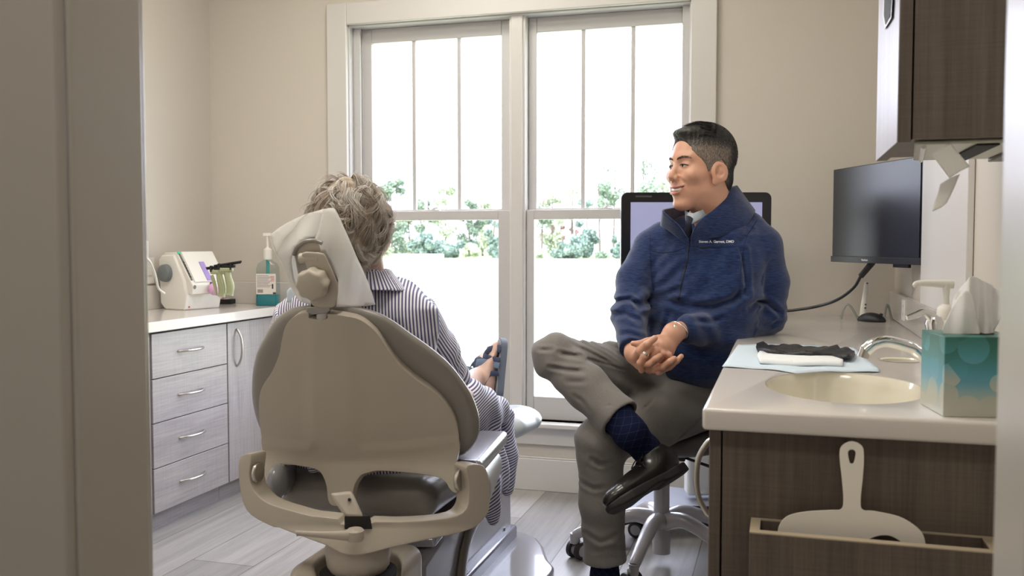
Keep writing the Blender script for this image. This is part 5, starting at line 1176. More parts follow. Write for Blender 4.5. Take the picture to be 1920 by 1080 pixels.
def k3(x, y, d=0.): return K(1130+x/6.75, 580+y/6.75, D0+d)     # measured on the enlarged view of the hands
def hands(q):
    # his left hand, on top (comes in from the right)
    w = lW; d = s_ecap(q, K(1262, 624, 2.60), K(1246, 652, 2.575), .027, .033, .55, (.35, -.9, .3)); d = smin(d, s_cap(q, lW, K(1262, 626, 2.60), .026, .026), .015)
    d = smin(d, s_chain(q, [(K(1240, 650, 2.57), .026), (K(1228, 658, 2.565), .020)], .01), .012)
    for a, r in (([(600, 480, .005), (520, 600, -.004), (470, 680, .0), (490, 775, .008)], .0098), ([(690, 520, .0), (610, 650, .012), (560, 760, .02), (600, 790, .026)], .0095), ([(760, 560, .0), (710, 660, .014), (665, 770, .012), (700, 805, .006)], .0093), ([(840, 570, .0), (800, 650, .02), (745, 760, .02), (730, 800, .012)], .0085)):
        d = smin(d, s_chain(q, [(k3(x, y, z), r*(1.05-.07*i)) for i, (x, y, z) in enumerate(a)], .004), .004)
    d = smin(d, s_chain(q, [(k3(700, 380, .03), .013), (k3(560, 408, .02), .0105), (k3(450, 440, .012), .0095), (k3(385, 432, .012), .0078)], .004), .006)   # thumb
    # his right hand, below (comes in from the left)
    r = s_ecap(q, K(1192, 663, 2.60), K(1205, 676, 2.58), .028, .030, .6, (-.3, -.9, .2)); r = smin(r, s_cap(q, rW, K(1192, 663, 2.60), .026, .027), .015)
    r = smin(r, s_chain(q, [(k3(430, 600, .03), .016), (k3(470, 530, .006), .0125), (k3(560, 445, -.006), .0105), (k3(660, 365, -.008), .0088)], .005), .008)     # thumb over
    for a, rr in (([(540, 700, .008), (600, 690, -.012), (665, 630, -.022), (720, 588, -.016)], .0096), ([(640, 760, .012), (760, 730, -.006), (850, 660, -.014), (905, 622, -.006)], .0094), ([(700, 790, .02), (850, 730, .006), (940, 650, .0), (995, 595, .004)], .0088), ([(560, 745, .02), (640, 770, .01), (700, 700, .02), (740, 640, .024)], .009)):
        r = smin(r, s_chain(q, [(k3(x, y, z), rr*(1.05-.07*i)) for i, (x, y, z) in enumerate(a)], .004), .004)
    return smin(d, r, .0012)
def body(q):
    d = head(q); d = smin(d, s_cap(q, nk, pel, .07, .08), .03)
    d = smin(d, s_cap(q, lS, rS, .035), .02)
    d = smin(d, s_chain(q, [(lS, .035), (lE, .034), (lW, .026)], .01), .02); d = smin(d, s_chain(q, [(rS, .035), (rE, .034), (rW, .026)], .01), .02)
    d = smin(d, hands(q), .004)
    for h, k, m, a in ((rH, rK, K(1166, 790, 2.53), SW(-.070, 0, .10)), (lH, lK, lK*.5+lA*.5, lA)): d = smin(d, s_chain(q, [(h, .07), (k, .045), (m, .032), (a, .026)], .02), .03)
    return d
def skin_tone(V):
    p = HL(V); t = .25+.1*np.sin(V[:, 0]*90)*np.sin(V[:, 2]*80)
    lip = np.minimum(s_chain(p, LIP_U, .003), s_chain(p, LIP_L, .003)); t = np.where(lip < .0010, .72, t); t = t+.28*np.exp(-(np.linalg.norm(p-V3((.075, .04, -.03)), axis=1)/.02)**2)+.22*np.exp(-(np.linalg.norm(p-V3((.112, 0, -.03)), axis=1)/.012)**2)
    m = s_chain(p, MOUTH, .003) < .0002
    return np.clip(np.where(m, 1., t), 0, 1)
bo = sculpt('body', body, *bounds([HC, lE, rK, lA, rA, lS, K(1150, 950, 2.4)], .19), .0025, m_skin, mn, attrs={'tone': skin_tone})
# eyes, brows, teeth
m_eye = mat('eye_white', 'd8d0c8', .2); m_iris = mat('iris_dark', '1c1210', .1); m_teeth = mat('teeth', 'f0ebe0', .25); m_brow = mat('brow_hair', '5a4c44', .7)
for s in (1, -1):
    c = HW(.0805, .029*s, .0025); b = MB(RM); b.sphere(c, .0118, 16); e = b.build('eye', m_eye, mn, smooth=180)
    g = HW(.0888, .0290*s-.002, .0018); b = MB(RM); b.sphere(g, .0048, 14); b.build('iris', m_iris, e, smooth=180)
    bp_ = spline([(.0985, .007, .0190), (.0985, .019, .0230), (.0930, .034, .0250), (.0825, .048, .0200)], 8); b = MB(RM); rb = random.Random(3)
    for k in range(210):
        i = rb.randrange(len(bp_)-1); q = bp_[i]; w_ = .0034*math.sin(PI*(.18+.74*i/len(bp_))); dx = bp_[i+1]-bp_[i]; dx = dx/np.linalg.norm(dx); z_ = rb.uniform(-w_, w_); L_ = rb.uniform(.005, .009)
        b.tube([HW(q[0]-.0012, q[1]*s, q[2]+z_), HW(q[0]+dx[0]*L_+.0006, (q[1]+dx[1]*L_)*s, q[2]+z_+.0016-dx[2]*0)], [.00032, .00018], 3)
    b.build('eyebrow', m_brow, mn, smooth=180)
    b = MB(RM); b.tube([HW(.0920, .0160*s, .0028), HW(.0940, .024*s, .0044), HW(.0925, .033*s, .0044), HW(.0850, .0445*s, .0016)], [.0012, .0018, .0018, .0012], 6, sm=5); b.build('upper_lashes', m_iris, mn, smooth=180)
def teeth(q):
    p = HL(q); d = s_chain(p, [((.079, .027, -.0570), .0034), ((.0895, .015, -.0640), .0056), ((.0930, 0, -.0652), .0062)], .002)
    return smax(d, -(np.abs(((p[:, 1]+.0035) % .007)-.0035)-.00028)*-1 if False else d, .0001)+.0004*(np.abs(np.mod(p[:, 1], .0075)-.00375) > .0033)
sculpt('teeth', teeth, *bounds([HW(.095, 0, -.065)], .035), .0012, m_teeth, mn)
# hair
hx = [-.14, -.085, -.055, -.030, -.020, -.006, .002, .012, .022, .034, .042, .054, .066, .074, .079, .084, .100]
hz = [-.062, -.064, -.060, -.030, .010, .019, .014, .000, -.012, -.016, .002, .018, .030, .042, .066, .080, .084]
def hairtest(p): return p[..., 2]-np.interp(p[..., 0], hx, hz)
def hair(q):
    p = HL(q); s = HLs(q); top = 1/(1+np.exp(-(p[:, 2]-.080)*90))
    d = smin(skull(p), s_ell(p, (-.038, 0, -.03), (.056, .058, .052)), .02)
    d = d-.0022-.0035*top*(1-.5*np.clip(-p[:, 0]*10, 0, 1))
    d = smin(d, s_ell(p, (.058, 0, .096), (.034, .050, .017)), .018)
    d = d+.0016*np.sin(s[:, 0]*260+5*np.sin(s[:, 1]*50)+s[:, 2]*60)*top*.5+.0004*np.sin(s[:, 2]*900+s[:, 0]*500)
    return smax(d, -(hairtest(p)+.0006*np.sin(s[:, 0]*900+s[:, 2]*1100)), .005)*HS
def hair_col(V):
    p = (V-V3(HC))@hf/HS
    side = np.clip((.078-p[:, 2])/.03, 0, 1)*np.clip((p[:, 0]+.060)/.030, 0, 1)
    g = side*.60
    top = (1-side)*np.clip((p[:, 0]-.0)/.06, 0, 1)*.30*(.5+.5*np.sin(p[:, 0]*330+8*np.sin(p[:, 1]*60)))
    return np.clip(g+top+.05, 0, 1)
m_hair = attr_mix('dark_hair', 'shade', [(0, '121215'), (.35, '35322f'), (.7, '7d7064'), (1, 'aa9c8c')], .55, spec=.4, jitter=(420, (1, 1, .35), 1.1))
hr = sculpt('hair', hair, *bounds([HC], .17), .0022, m_hair, mn, attrs={'shade': hair_col})
rg = random.Random(11); vs = []; fs = []; sh = []; n_ = 0
while n_ < 5200:
    v = Vector((rg.gauss(0, 1), rg.gauss(0, 1), rg.gauss(0, 1))).normalized(); c0 = Vector((-.010, 0, .044))
    if v.z > -.55: p = c0+Vector((v.x*.097, v.y*.0815, v.z*.089))
    else: continue
    h_ = float(hairtest(np.array([p.x, abs(p.y), p.z])))
    if h_ < .001: continue
    top = 1/(1+math.exp(-(p.z-.080)*90)); n_ += 1; p = p+v*.002*top
    if top > .5: L = rg.uniform(.012, .022) if p.x > 0 else rg.uniform(.006, .012); dr = (Vector((.75, -.55 if v.y < .2 else -.3, 0))+v*.25).normalized() if p.x > -.02 else (Vector((-.5, -.2, -.6))+v*.05).normalized()
    else: L = rg.uniform(.004, .008); dr = (Vector((-.35, 0, -1))+v*.35).normalized()
    base = float(hair_col(np.array(V3(HC)+hf@(np.array(tuple(p), np.float32)*HS))[None])[0]); tn = min(1, max(0, base+rg.gauss(0, .16))); o = len(vs); x = p-v*.0015; w = rg.uniform(.00035, .0006)
    for i in range(5):
        r = w*(1-.2*i); a_ = dr.cross(v); a_ = a_.normalized()*r if a_.length > 1e-4 else Vector((r, 0, 0))
        for qd in (a_, v*r-a_*.5, -v*r-a_*.5): vs.append(RM @ HW(*(x+qd))); sh.append(tn)
        x = x+dr*L/4; dr = (dr-v*.10).normalized()
    for i in range(4):
        for k in range(3): a = o+i*3; fs.append((a+k, a+(k+1) % 3, a+3+(k+1) % 3, a+3+k))
me = bpy.data.meshes.new('hair_strands'); me.from_pydata([tuple(v) for v in vs], [], fs); a = me.attributes.new('shade', 'FLOAT', 'POINT'); a.data.foreach_set('value', sh); link('hair_strands', me, m_hair, hr, smooth=180)

# --- fleece
def fleece_mat():
    m = mat('navy_fleece', '1f2f5c', .85, spec=.15, sheen=.35, bump=(700, .25, (1, 1, 2))); n = m.node_tree.nodes; L = m.node_tree.links
    tc = n.new('ShaderNodeTexCoord'); mp = n.new('ShaderNodeMapping'); mp.inputs['Scale'].default_value = (.16, .16, 1.0); L.new(tc.outputs['Object'], mp.inputs[0])
    t = n.new('ShaderNodeTexNoise'); t.inputs['Scale'].default_value = 330; t.inputs['Detail'].default_value = 3; L.new(mp.outputs[0], t.inputs[0])
    r = n.new('ShaderNodeValToRGB'); e = r.color_ramp.elements; e[0].position = .3; e[0].color = lin('162146'); e[1].position = .75; e[1].color = lin('2b416f'); L.new(t.outputs[0], r.inputs[0]); L.new(r.outputs[0], n['Principled BSDF'].inputs['Base Color']); return m
m_fl = fleece_mat()
# torso profile by height: pixel row -> (image left, image right, depth of the centre, half depth)
TP = [(402, 1290, 1372, 2.84, .070), (418, 1262, 1398, 2.84, .085), (440, 1230, 1424, 2.835, .098), (470, 1214, 1432, 2.83, .108), (520, 1210, 1425, 2.82, .115), (570, 1210, 1418, 2.815, .120), (620, 1208, 1408, 2.82, .125), (665, 1228, 1392, 2.83, .125), (700, 1240, 1376, 2.85, .118), (720, 1250, 1360, 2.87, .10)]
tz = []; tc_ = []; tw_ = []; td_ = []
for py, a, b_, d, hd_ in TP:
    c = K((a+b_)/2, py, d); tz.append(c.z); tc_.append((c.x, c.y)); tw_.append((b_-a)/2*d/FPX/.93); td_.append(hd_)
o_ = np.argsort(tz); tz = np.array(tz)[o_]; tc_ = np.array(tc_)[o_]; tw_ = np.array(tw_)[o_]; td_ = np.array(td_)[o_]
def tors(q):
    z = q[:, 2]; cx = np.interp(z, tz, tc_[:, 0]); cy = np.interp(z, tz, tc_[:, 1]); w = np.interp(z, tz, tw_); h = np.interp(z, tz, td_)
    x = q[:, 0]-cx; y = q[:, 1]-cy; u = x*TW[0]+y*TW[1]; f = x*tf[0, 0]+y*tf[1, 0]
    d = ((np.abs(u/w)**2.3+np.abs(f/h)**2.3)**(1/2.3)-1)*np.minimum(w, h)
    return smax(smax(d, z-tz[-1], .02), tz[0]-z, .02), u, f
def wr(t, c, s): return np.exp(-((t-c)/s)**2)
def jacket(q):
    d, u, f = tors(q); z = q[:, 2]
    d = smin(d, s_chain(q, [(K(1366, 412, 2.84), .042), (K(1400, 432, 2.81), .052), (lS, .061)], .03), .03)
    d = smin(d, s_chain(q, [(K(1290, 438, 2.86), .05), (K(1245, 450, 2.885), .052), (rS, .057)], .03), .03)
    aL = s_chain(q, [(lS, .063), (K(1440, 530, 2.80), .060), (lE, .058), (K(1360, 618, 2.73), .050), (K(1290, 619, 2.645), .042)], .02)
    # sleeve creases: inside of the elbow and along the forearm
    r1 = np.linalg.norm(q-V3(lE), axis=1); r2 = np.linalg.norm(q-V3(rE), axis=1)
    aL = aL+.0022*np.sin(q[:, 0]*62+q[:, 2]*150+1.5*np.sin(q[:, 2]*30))*np.exp(-(r1/.11)**2)+.003*np.sin(q[:, 0]*110+q[:, 2]*60)*np.exp(-((q[:, 0]-K(1330, 620, 2.7)[0])/.08)**2)
    aL = smax(aL, (q-V3(K(1279, 618, 2.635)))@V3((-.80, -.45, -.25)), .004)
    aR = s_chain(q, [(rS, .058), (K(1190, 525, 2.84), .054), (rE, .052), (rW, .040)], .02)
    aR = aR+.0018*np.sin(q[:, 2]*150+q[:, 0]*70+1.3*np.sin(q[:, 0]*60))*np.exp(-(r2/.10)**2)
    axr = (rW-rE).normalized(); aR = smax(aR, (q-V3(K(1187, 655, 2.63)))@V3(axr), .004)
    # soft gathers over the belly
    zb = K(1300, 640, 2.7).z
    d = d+.006*np.sin(z*85+u*26+1.2*np.sin(u*28))*np.exp(-((z-zb)/.085)**2)*(f > 0)+.0028*np.sin(u*60-z*70)*np.exp(-((z-K(1300, 540, 2.7).z)/.10)**2)*(f > 0)
    d = smin(d, aL, .016); d = smin(d, aR, .014)
    d = d+grooves(q, [([(1263, 462), (1240, 490), (1221, 512)], 2.72, .007, .006), ([(1286, 500), (1250, 535), (1221, 560)], 2.70, .010, .010), ([(1280, 545), (1245, 556), (1215, 572)], 2.70, .008, .009),
        ([(1198, 574), (1225, 566), (1258, 565), (1298, 577), (1340, 574), (1372, 562), (1388, 548)], 2.69, .010, .013), ([(1388, 470), (1390, 510), (1393, 550)], 2.72, .007, .010), ([(1392, 574), (1412, 564), (1436, 565), (1462, 588)], 2.76, .007, .011),
        ([(1148, 573), (1166, 564), (1182, 562), (1200, 574)], 2.72, .006, .010), ([(1150, 592), (1172, 588), (1194, 600)], 2.70, .006, .006), ([(1420, 606), (1446, 610), (1464, 600)], 2.76, .006, .006), ([(1300, 600), (1330, 604), (1356, 596)], 2.66, .006, .005),
        ([(1160, 630), (1180, 626), (1206, 634)], 2.62, .006, .005), ([(1405, 430), (1384, 452), (1378, 480)], 2.73, .008, .006), ([(1352, 470), (1330, 510), (1322, 545)], 2.70, .012, .005), ([(1240, 600), (1236, 625), (1238, 650)], 2.68, .008, .008), ([(1262, 590), (1256, 618)], 2.68, .006, .006)])
    # opening for neck and collar
    return smax(d, -s_cap(q, nk+Vector((0, -.005, -.012)), K(1316, 360, 2.80), .060, .066), .006)
jk = sculpt('jacket', jacket, *bounds([lS, lE, rS, rE, rW, nk, pel, K(1300, 720, 2.87)], .13), .004, m_fl, mn)
jbv = None
def on_jacket(px, py, off=.0012):
    """place a stitched detail on the cloth: the point of the jacket seen there, lifted by its thickness"""
    global jbv
    from mathutils.bvhtree import BVHTree
    if jbv is None: jbv = BVHTree.FromPolygons([v.co+wloc(jk) for v in jk.data.vertices], [tuple(p.vertices) for p in jk.data.polygons])
    v = ray(px, py).normalized(); h = jbv.ray_cast(EYE, v)
    return (h[0]+h[1]*off) if h[0] is not None else P(px, py, 2.7)
# collar: standing ring, opened at the front and folded outwards at the throat
def crow(pts): return [K(*p) for p in pts]
m_col_in = m_fl
top = [(1243, 393, 2.63), (1256, 398, 2.625), (1272, 405, 2.64), (1284, 418, 2.66)]
bot = [(1262, 425, 2.69), (1272, 430, 2.685), (1284, 440, 2.69), (1291, 452, 2.70)]
b = MB(RM)
# left-hand wing (image left), wrapping behind the chin to the neck
A1 = spline([K(1291, 448, 2.695), K(1274, 424, 2.672), K(1256, 408, 2.672), K(1243, 395, 2.69), K(1252, 391, 2.75), K(1275, 388, 2.84), K(1310, 384, 2.92)], 5)
A2 = spline([K(1292, 460, 2.70), K(1272, 446, 2.705), K(1254, 432, 2.72), K(1240, 424, 2.75), K(1244, 424, 2.82), K(1275, 424, 2.90), K(1315, 424, 2.95)], 5)
def band(name, A1, A2, m, par, th=.005):
    b = MB(RM); vs = []; n = len(A1); M_ = 6
    g = [[Vector(A1[i])*(1-j/M_)+Vector(A2[i])*(j/M_) for j in range(M_+1)] for i in range(n)]
    b._add([v for r in g for v in r], [(i*(M_+1)+j, (i+1)*(M_+1)+j, (i+1)*(M_+1)+j+1, i*(M_+1)+j+1) for i in range(n-1) for j in range(M_)])
    return b.build(name, m, par, smooth=180, solid=th, soff=0, bevel=.0018)
band('collar', A1, A2, m_fl, jk)
B1 = spline([K(1295, 446, 2.690), K(1303, 426, 2.672), K(1318, 408, 2.685), K(1338, 393, 2.695), K(1358, 375, 2.715), K(1374, 352, 2.76), K(1381, 348, 2.83), K(1370, 350, 2.90), K(1330, 362, 2.95)], 5)
B2 = spline([K(1297, 462, 2.698), K(1312, 446, 2.700), K(1334, 446, 2.705), K(1366, 438, 2.715), K(1398, 422, 2.735), K(1414, 400, 2.78), K(1412, 394, 2.87), K(1390, 398, 2.94), K(1340, 404, 2.99)], 5)
band('collar', B1, B2, m_fl, jk)
def strip(name, pts, r, m, par, flat=.5, off=.001):
    q = [on_jacket(x, y, off) for x, y in [(p[0], p[1]) for p in spline(pts, 5)]]; b = MB(); b.tube(q, r, 6, flat=flat); return b.build(name, m, par, smooth=180)
m_zip = mat('zip_dark', '0c1226', .5)
zp = strip('zip', [(1292, 452), (1290, 475), (1287, 498), (1281, 520), (1276, 542), (1273, 562)], .0024, m_zip, jk)
b = MB(); b.tube([on_jacket(1290, 437, .004), on_jacket(1289, 446, .005), on_jacket(1287, 456, .004)], [.0025, .0035, .0025], 8, flat=.5); b.build('zip_pull', m_zip, zp)
m_seam = mat('navy_seam', '111a38', .8)
for pts in ([(1292, 461), (1330, 464), (1362, 463), (1386, 461)], [(1222, 470), (1245, 474), (1270, 470), (1284, 464)], [(1219, 440), (1219, 470), (1221, 510), (1226, 545)], [(1420, 412), (1410, 428), (1400, 445), (1392, 480), (1388, 520), (1388, 560)]):
    strip('seam', pts, .0011, m_seam, jk, flat=.8, off=.0002)
strip('pocket_zip', [(1311, 464), (1320, 465), (1328, 464)], .0022, m_zip, jk)
# embroidered line on the chest
def emb(v):
    s = 58/ .104; return on_jacket(1343.5+v.x*s, 455.5-v.y*s*1.0+.0*v.x, .0014)
text('embroidery', 'Steven A. Garrett, DMD', .0118, None, mat('white_thread', 'e4e4e8', .7), jk, ext=0., warp=emb, bold=.00025)
# shirt collar and tie at the throat
m_shirt = mat('pale_shirt', 'c6d2dc', .8); m_tie = mat('dark_tie', '2c3142', .6)
b = MB(RM); b.tube([K(1288, 402, 2.735), K(1290, 410, 2.70), K(1292, 418, 2.695)], [.014, .012, .008], 10, flat=.5, sm=4)
sc_ = band('shirt_collar', [K(1284, 393, 2.73), K(1290, 398, 2.705), K(1300, 400, 2.70), K(1325, 390, 2.72), K(1352, 372, 2.74), K(1366, 354, 2.79)], [K(1286, 414, 2.71), K(1290, 422, 2.695), K(1298, 420, 2.69), K(1325, 405, 2.72), K(1354, 388, 2.75), K(1370, 372, 2.80)], m_shirt, mn, .003)
b = MB(RM); b.tube([K(1293, 408, 2.69), K(1291, 418, 2.682), K(1291, 435, 2.70), K(1292, 450, 2.72)], [.012, .010, .013, .015], 12, sm=4, flat=.5, up=(1, .5, 0)); b.build('tie', m_tie, mn, smooth=180)
# watch and ring
m_silver = mat('silver', 'dcdcda', .2, metal=1.)
ax = (lW-K(1240, 655, 2.58)).normalized(); u_ = ax.orthogonal().normalized(); v_ = ax.cross(u_); c_ = K(1272, 619, 2.625)
b = MB(RM); b.tube([c_+(u_*math.cos(a)+v_*math.sin(a)*.9)*.0295 for a in [2*PI*k/28 for k in range(28)]], .0038, 8, flat=1., closed=True, cap=False); wt = b.build('wristwatch', m_silver, mn, smooth=180)
b = MB(RM); wc = K(1266, 615, 2.588); b.sphere(wc, .0095, 14, (.8, .6, 1.1)); b.build('watch_case', m_silver, wt, smooth=180)
rc = (k3(520, 600, -.004)*.72+k3(600, 480, .005)*.28); ra_ = (k3(600, 480, .005)-k3(470, 680, 0)).normalized(); u_ = ra_.orthogonal().normalized(); v_ = ra_.cross(u_)
b = MB(RM); b.rings([[rc+ra_*t+(u_*math.cos(a)+v_*math.sin(a))*r for a in [2*PI*k/28 for k in range(28)]] for t, r in ((-.003, .0110), (-.003, .0128), (.003, .0128), (.003, .0110))], cap=False, closed_path=True); b.build('ring', m_silver, mn, smooth=50)

# --- trousers
m_tr = mat('taupe_trousers', '7c7874', .85, spec=.15, sheen=.15, bump=(900, .12), var=(300, .08))
def cr(q, c, s, fr, dr, amp, ph=0.): c = V3(c); return amp*np.sin(((q-c)@V3(dr))*fr+ph)*np.exp(-(np.linalg.norm(q-c, axis=1)/s)**2)
def trousers(q):
    d = smax(s_ell(q, K(1296, 742, 2.93), (.150, .125, .105)), q[:, 2]-K(1300, 685, 2.9).z, .02)
    R = s_chain(q, [(rH, .092), (rH*.45+rK*.55+Vector((0, 0, .004)), .078), (rK, .064)], .03)
    hemR = K(1163, 787, 2.52); Rs = s_chain(q, [(rK, .065), (rK*.5+hemR*.5, .062), (hemR, .059), (rA, .058)], .02)
    Rs = smax(Rs, (q-V3(hemR))@V3((hemR-rK).normalized())+.0, .003)
    Rs = smax(Rs, -smax(s_cap(q, rK*.15+hemR*.85, rA, .053), -((q-V3(hemR))@V3((hemR-rK).normalized())+.03), .004), .003)
    Lg = s_chain(q, [(lH, .095), (lH*.45+lK*.55, .084), (lK, .068)], .03)
    hemL = K(1134, 1052, 2.64); Ls = s_chain(q, [(lK, .066), (lK*.5+hemL*.5, .064), (hemL, .059), (lA, .058)], .02)
    Ls = smax(Ls, hemL.z-q[:, 2]+.010*((q[:, 0]-hemL.x)*6), .003)
    R = R+cr(q, rK, .10, 75, (.8, 0, .9), .008)+cr(q, K(1210, 690, 2.75), .12, 95, (.5, .2, 1.), .009, 1); Rs = Rs+cr(q, rK, .10, 90, (.9, 0, -.5), .006)+cr(q, K(1150, 770, 2.55), .07, 110, (.5, 0, .9), .003)
    Lg = Lg+cr(q, K(1290, 715, 2.75), .10, 80, (.35, 0, 1), .010)+cr(q, lK, .09, 90, (.5, .2, .9), .007); Ls = Ls+cr(q, K(1130, 1000, 2.6), .08, 85, (.4, 0, 1), .0018)+cr(q, K(1115, 870, 2.6), .09, 75, (.6, 0, .8), .003)
    d = smin(d, smin(R, Rs, .022), .04); d = smin(d, smin(Lg, Ls, .022), .02)
    d = d+.0015*np.exp(-(((q-V3(K(1250, 760, 2.8)))@V3((.3, .2, 1)))/.003)**2)*0
    d = d+grooves(q, [([(1010, 657), (1034, 656)], 2.62, .004, .007), ([(1048, 661), (1068, 665), (1088, 668)], 2.62, .005, .009), ([(1030, 689), (1060, 692), (1092, 693)], 2.60, .005, .008), ([(1060, 712), (1094, 710)], 2.60, .005, .005),
        ([(1064, 638), (1100, 655), (1150, 682)], 2.72, .004, .006), ([(1080, 636), (1120, 655), (1160, 680)], 2.74, .004, .006), ([(1096, 636), (1135, 655), (1166, 676)], 2.76, .004, .006), ([(1112, 636), (1145, 652), (1172, 670)], 2.78, .004, .006), ([(1128, 638), (1155, 650), (1178, 664)], 2.80, .004, .006),
        ([(1086, 665), (1130, 680), (1178, 696)], 2.70, .003, .005), ([(1204, 773), (1228, 756), (1254, 737)], 2.62, .003, .004), ([(1270, 672), (1300, 682), (1326, 698)], 2.78, .005, .010), ([(1262, 684), (1292, 696), (1316, 712)], 2.76, .005, .008), ([(1257, 816), (1286, 800), (1318, 778)], 2.76, .005, .006),
        ([(1092, 905), (1110, 912), (1130, 908)], 2.58, .006, .006), ([(1100, 1000), (1125, 1010), (1150, 1000)], 2.60, .007, .006), ([(1110, 860), (1125, 868), (1150, 862)], 2.56, .006, .006), ([(1110, 1030), (1140, 1022), (1165, 1028)], 2.60, .006, .004), ([(1075, 740), (1090, 748), (1100, 765)], 2.57, .005, .005)])
    return d
tr = sculpt('trousers', trousers, *bounds([rH, rK, rA, lK, lH, K(1134, 1060, 2.64), pel+Vector((.1, .1, -.05))], .14), .0045, m_tr, mn)
# --- socks and shoes
def sock_mat():
    m = mat('navy_sock', '161d38', .9, spec=.1, bump=(900, .2)); n = m.node_tree.nodes; L = m.node_tree.links
    a = n.new('ShaderNodeAttribute'); a.attribute_name = 'sock_u'; c = n.new('ShaderNodeAttribute'); c.attribute_name = 'sock_v'
    def op(o, x, y=None):
        k = n.new('ShaderNodeMath'); k.operation = o
        for i, w in enumerate((x, y)):
            if w is None: continue
            if isinstance(w, (int, float)): k.inputs[i].default_value = w
            else: L.new(w, k.inputs[i])
        return k.outputs[0]
    U = a.outputs['Fac']; V = c.outputs['Fac']; s = op('ADD', U, V); t = op('SUBTRACT', U, V)
    def line(x, dash): return op('MULTIPLY', op('LESS_THAN', op('FRACT', x), .05), op('GREATER_THAN', op('FRACT', op('MULTIPLY', dash, 7)), .45))
    k = op('MAXIMUM', line(s, t), line(t, s)); mx = n.new('ShaderNodeMix'); mx.data_type = 'RGBA'; L.new(k, mx.inputs[0]); mx.inputs[6].default_value = lin('151b34'); mx.inputs[7].default_value = lin('3a4666'); L.new(mx.outputs[2], n['Principled BSDF'].inputs['Base Color']); return m
m_sock = sock_mat()
ank = SW(-.070, 0, .105)
def sock_attr(a0, a1):
    def U(V):
        ax = V3((a1-a0).normalized()); w = V-V3(a0); t = w@ax; w = w-t[:, None]*ax; u = V3(Vector(ax).orthogonal().normalized()); v = np.cross(ax, u); return np.arctan2(w@v, w@u)/6.2832*11+10
    def T(V): return ((V-V3(a0))@V3((a1-a0).normalized()))/.024+10
    return {'sock_u': U, 'sock_v': T}
sa = K(1150, 772, 2.53)
sculpt('sock', lambda q: s_chain(q, [(sa, .048), (K(1182, 812, 2.49), .044), (ank, .038), (SW(-.065, 0, .06), .026)], .02), *bounds([sa, ank, SW(-.05, 0, .06)], .08), .004, m_sock, mn, attrs=sock_attr(sa, ank))
sculpt('sock', lambda q: s_chain(q, [(K(1134, 1030, 2.64), .042), (lA, .040), (lA+Vector((0, 0, -.035)), .040)], .02), *bounds([K(1134, 1030, 2.64), lA], .09), .005, m_sock, mn, attrs=sock_attr(K(1134, 1030, 2.64), lA))
m_shoe = mat('black_leather', '171412', .30, coat=.35, bump=(500, .05)); m_shoesole = mat('black_sole', '1a1817', .6); m_lace = mat('black_lace', '0b0b0c', .6)
def foot2(p, sc=1.):
    w = np.interp(p[:, 0], [-.14, -.10, -.04, .03, .08, .12, .148], [.020, .035, .034, .044, .047, .038, .014]); yc = np.interp(p[:, 0], [-.14, 0, .1, .15], [0, 0, .006, .004])
    return w, yc
def upper(p):
    d = s_ell(p, (-.085, 0, .058), (.055, .036, .052)); d = smin(d, s_cap(p, (-.075, 0, .060), (-.070, 0, .088), .040, .043), .015)
    d = smin(d, s_ell(p, (-.01, 0, .040), (.085, .036, .040)), .03); d = smin(d, s_ell(p, (.075, .004, .036), (.070, .045, .030)), .03)
    d = smax(d, p[:, 2]-.096-.10*np.clip(-.07-p[:, 0], 0, 1)-.1*np.clip(p[:, 0]+.03, 0, .1)*0, .004)
    d = smax(d, .020-p[:, 2], .004); d = d-.0012*np.exp(-((p[:, 0]-.095)/.002)**2)      # toe cap edge
    return smax(d, -s_cap(p, (-.070, 0, .085), (-.070, 0, .14), .036, .042), .003)
def sole(p):
    w, yc = foot2(p); zb = np.interp(p[:, 0], [-.14, -.05, -.035, 0, .05, .11, .15], [0, 0, .006, .006, .0, .002, .012])
    d = np.abs(p[:, 1]-yc)-w-.001; d = smax(d, np.abs(p[:, 0]-.004)-.145, .012); return smax(smax(d, zb-p[:, 2], .003), p[:, 2]-.026-.010*(p[:, 0] < -.03)*0, .003)*.9
def shoe(name, O, R, label):
    RR = R; F = lambda g: (lambda q: g((q-V3(O))@RR)); bd = bounds([Vector(V3(O)+RR@np.array(c, np.float32)) for c in ((-.15, 0, 0), (.16, 0, 0), (0, 0, .1))], .07)
    t = sculpt(name, F(upper), *bd, .0035, m_shoe, mn); sculpt('sole', F(sole), *bd, .0032, m_shoesole, t)
    W_ = lambda x, y, z: Vector(V3(O)+RR@np.array([x, y, z], np.float32))
    b = MB(RM)
    for i in range(4):
        x = -.020+i*.015; z = .088-i*.0065; b.tube([W_(x, -.024, z-.012), W_(x+.003, 0, z), W_(x, .024, z-.012)], .0026, 6, sm=4)
    b.build('laces', m_lace, t, smooth=180)
    b = MB(RM); b.tube([W_(-.03, 0, .087), W_(-.036, .022, .098), W_(-.018, .032, .088), W_(-.024, .012, .086), W_(-.03, 0, .088), W_(-.034, -.022, .098), W_(-.014, -.030, .086), W_(-.024, -.010, .086)], .0018, 6, sm=5); b.tube([W_(-.03, 0, .087), W_(-.01, .03, .075), W_(-.004, .040, .058)], .0017, 6, sm=4); b.build('lace_bow', m_lace, t, smooth=180)
    return t
shoe('shoe', SO, SR_, '')
ft = Vector((-.25, -.95, 0)).normalized(); fl_ = Vector((0, 0, 1)).cross(ft); FR = np.array([[ft.x, fl_.x, 0], [ft.y, fl_.y, 0], [0, 0, 1]], np.float32)
shoe('shoe', Vector((lA.x, lA.y, 0))+ft*.07, FR, '')

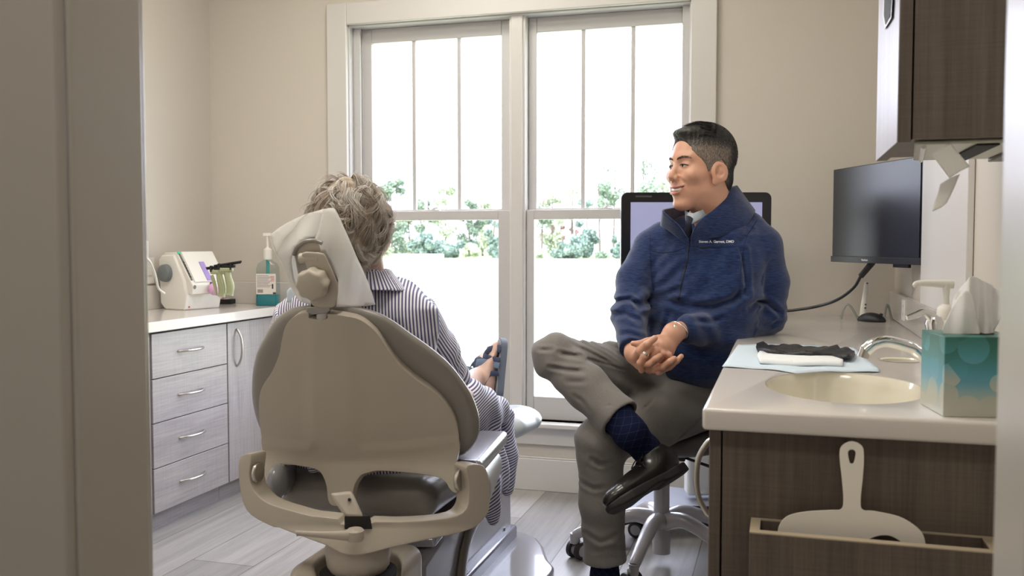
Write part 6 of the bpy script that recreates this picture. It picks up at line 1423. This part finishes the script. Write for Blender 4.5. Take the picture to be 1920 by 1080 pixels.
# ------------------------------------------------------------------ stool under the man
m_stool = mat('stool_grey', 'b5b1b3', .24, metal=0., coat=.4); m_seat = mat('stool_vinyl', '5a5652', .4); m_tyre = mat('castor_tyre', '2c2a2c', .5); m_hub = mat('castor_hub', 'b0aba8', .35)
sx = P(1240, 1010, 2.99); so = Vector((sx.x, sx.y, 0))
stl = thing('stool', 'grey five-legged swivel stool on casters that the smiling man sits on', 'stool', so)
b = MB(); b.lathe([(.030, .036), (.030, .13), (.040, .135), (.044, .15), (.026, .165), (.0255, .34), (.020, .345), (.020, .40)], so, n=32); b.build('column', m_stool, stl, smooth=40)
cs0 = P(1072, 1062, 3.03); a0_ = math.atan2(cs0.y-so.y, cs0.x-so.x)
for k in range(5):
    a = a0_+k*2*PI/5; dr = Vector((math.cos(a), math.sin(a), 0)); pr = Vector((-dr.y, dr.x, 0)); R_ = .285
    b = MB(); b.tube([so+dr*.02+Vector((0, 0, .145)), so+dr*.09+Vector((0, 0, .158)), so+dr*.18+Vector((0, 0, .130)), so+dr*(R_-.02)+Vector((0, 0, .092)), so+dr*R_+Vector((0, 0, .080))], [.030, .024, .021, .018, .016], 14, sm=5, up=(0, 0, 1), flat=1.05)
    b.tube([so+dr*R_+Vector((0, 0, .088)), so+dr*R_+Vector((0, 0, .055))], [.016, .015], 14); lg = b.build('leg', m_stool, stl, smooth=60)
    b = MB(); c = so+dr*R_+Vector((0, 0, .030)); cd = Vector((math.cos(a+.9), math.sin(a+.9), 0)); cp = Vector((-cd.y, cd.x, 0)); c = c-cd*.012
    for s in (-1, 1): b.tube([c+cp*s*.010, c+cp*s*.026], [.030, .029], 26)
    ct = b.build('caster', m_tyre, lg, bevel=.003)
    b = MB(); b.tube([c-cp*.0265, c+cp*.0265], [.019, .019], 22); b.tube([c+Vector((0, 0, .03))-cp*.004, c+cd*.012+Vector((0, 0, .036))], [.016, .016], 12); b.build('caster_hub', m_hub, ct, bevel=.001)
sz = P(1290, 805, 2.93).z
def seatcush(q): return s_ecap(q, (so_f[0]+.005, so_f[1], sz-.045), (so_f[0]+.006, so_f[1], sz-.045), .20, .20, .20, (0, 0, 1))
so_f = RMI @ so
b = MB(); b.lathe([(.03, -.075), (.16, -.072), (.195, -.055), (.205, -.035), (.195, -.012), (.17, .0), (.08, .004), (.001, .004)], (so.x+.03, so.y-.02, sz+.01), n=48); b.build('seat', m_seat, stl, smooth=60)
b = MB(); b.box(so.x-.08, so.x+.08, so.y-.06, so.y+.06, sz-.10, sz-.065); b.tube([(so.x, so.y, .38), (so.x, so.y, sz-.08)], .022, 16); b.build('seat_mount', m_tyre, stl, bevel=.006)
b = MB(); b.tube([(so.x+.04, so.y-.02, sz-.085), (so.x+.15, so.y-.09, sz-.10), (so.x+.19, so.y-.12, sz-.10)], [.005, .005, .010], 10, sm=4); b.build('height_lever', m_tyre, stl)
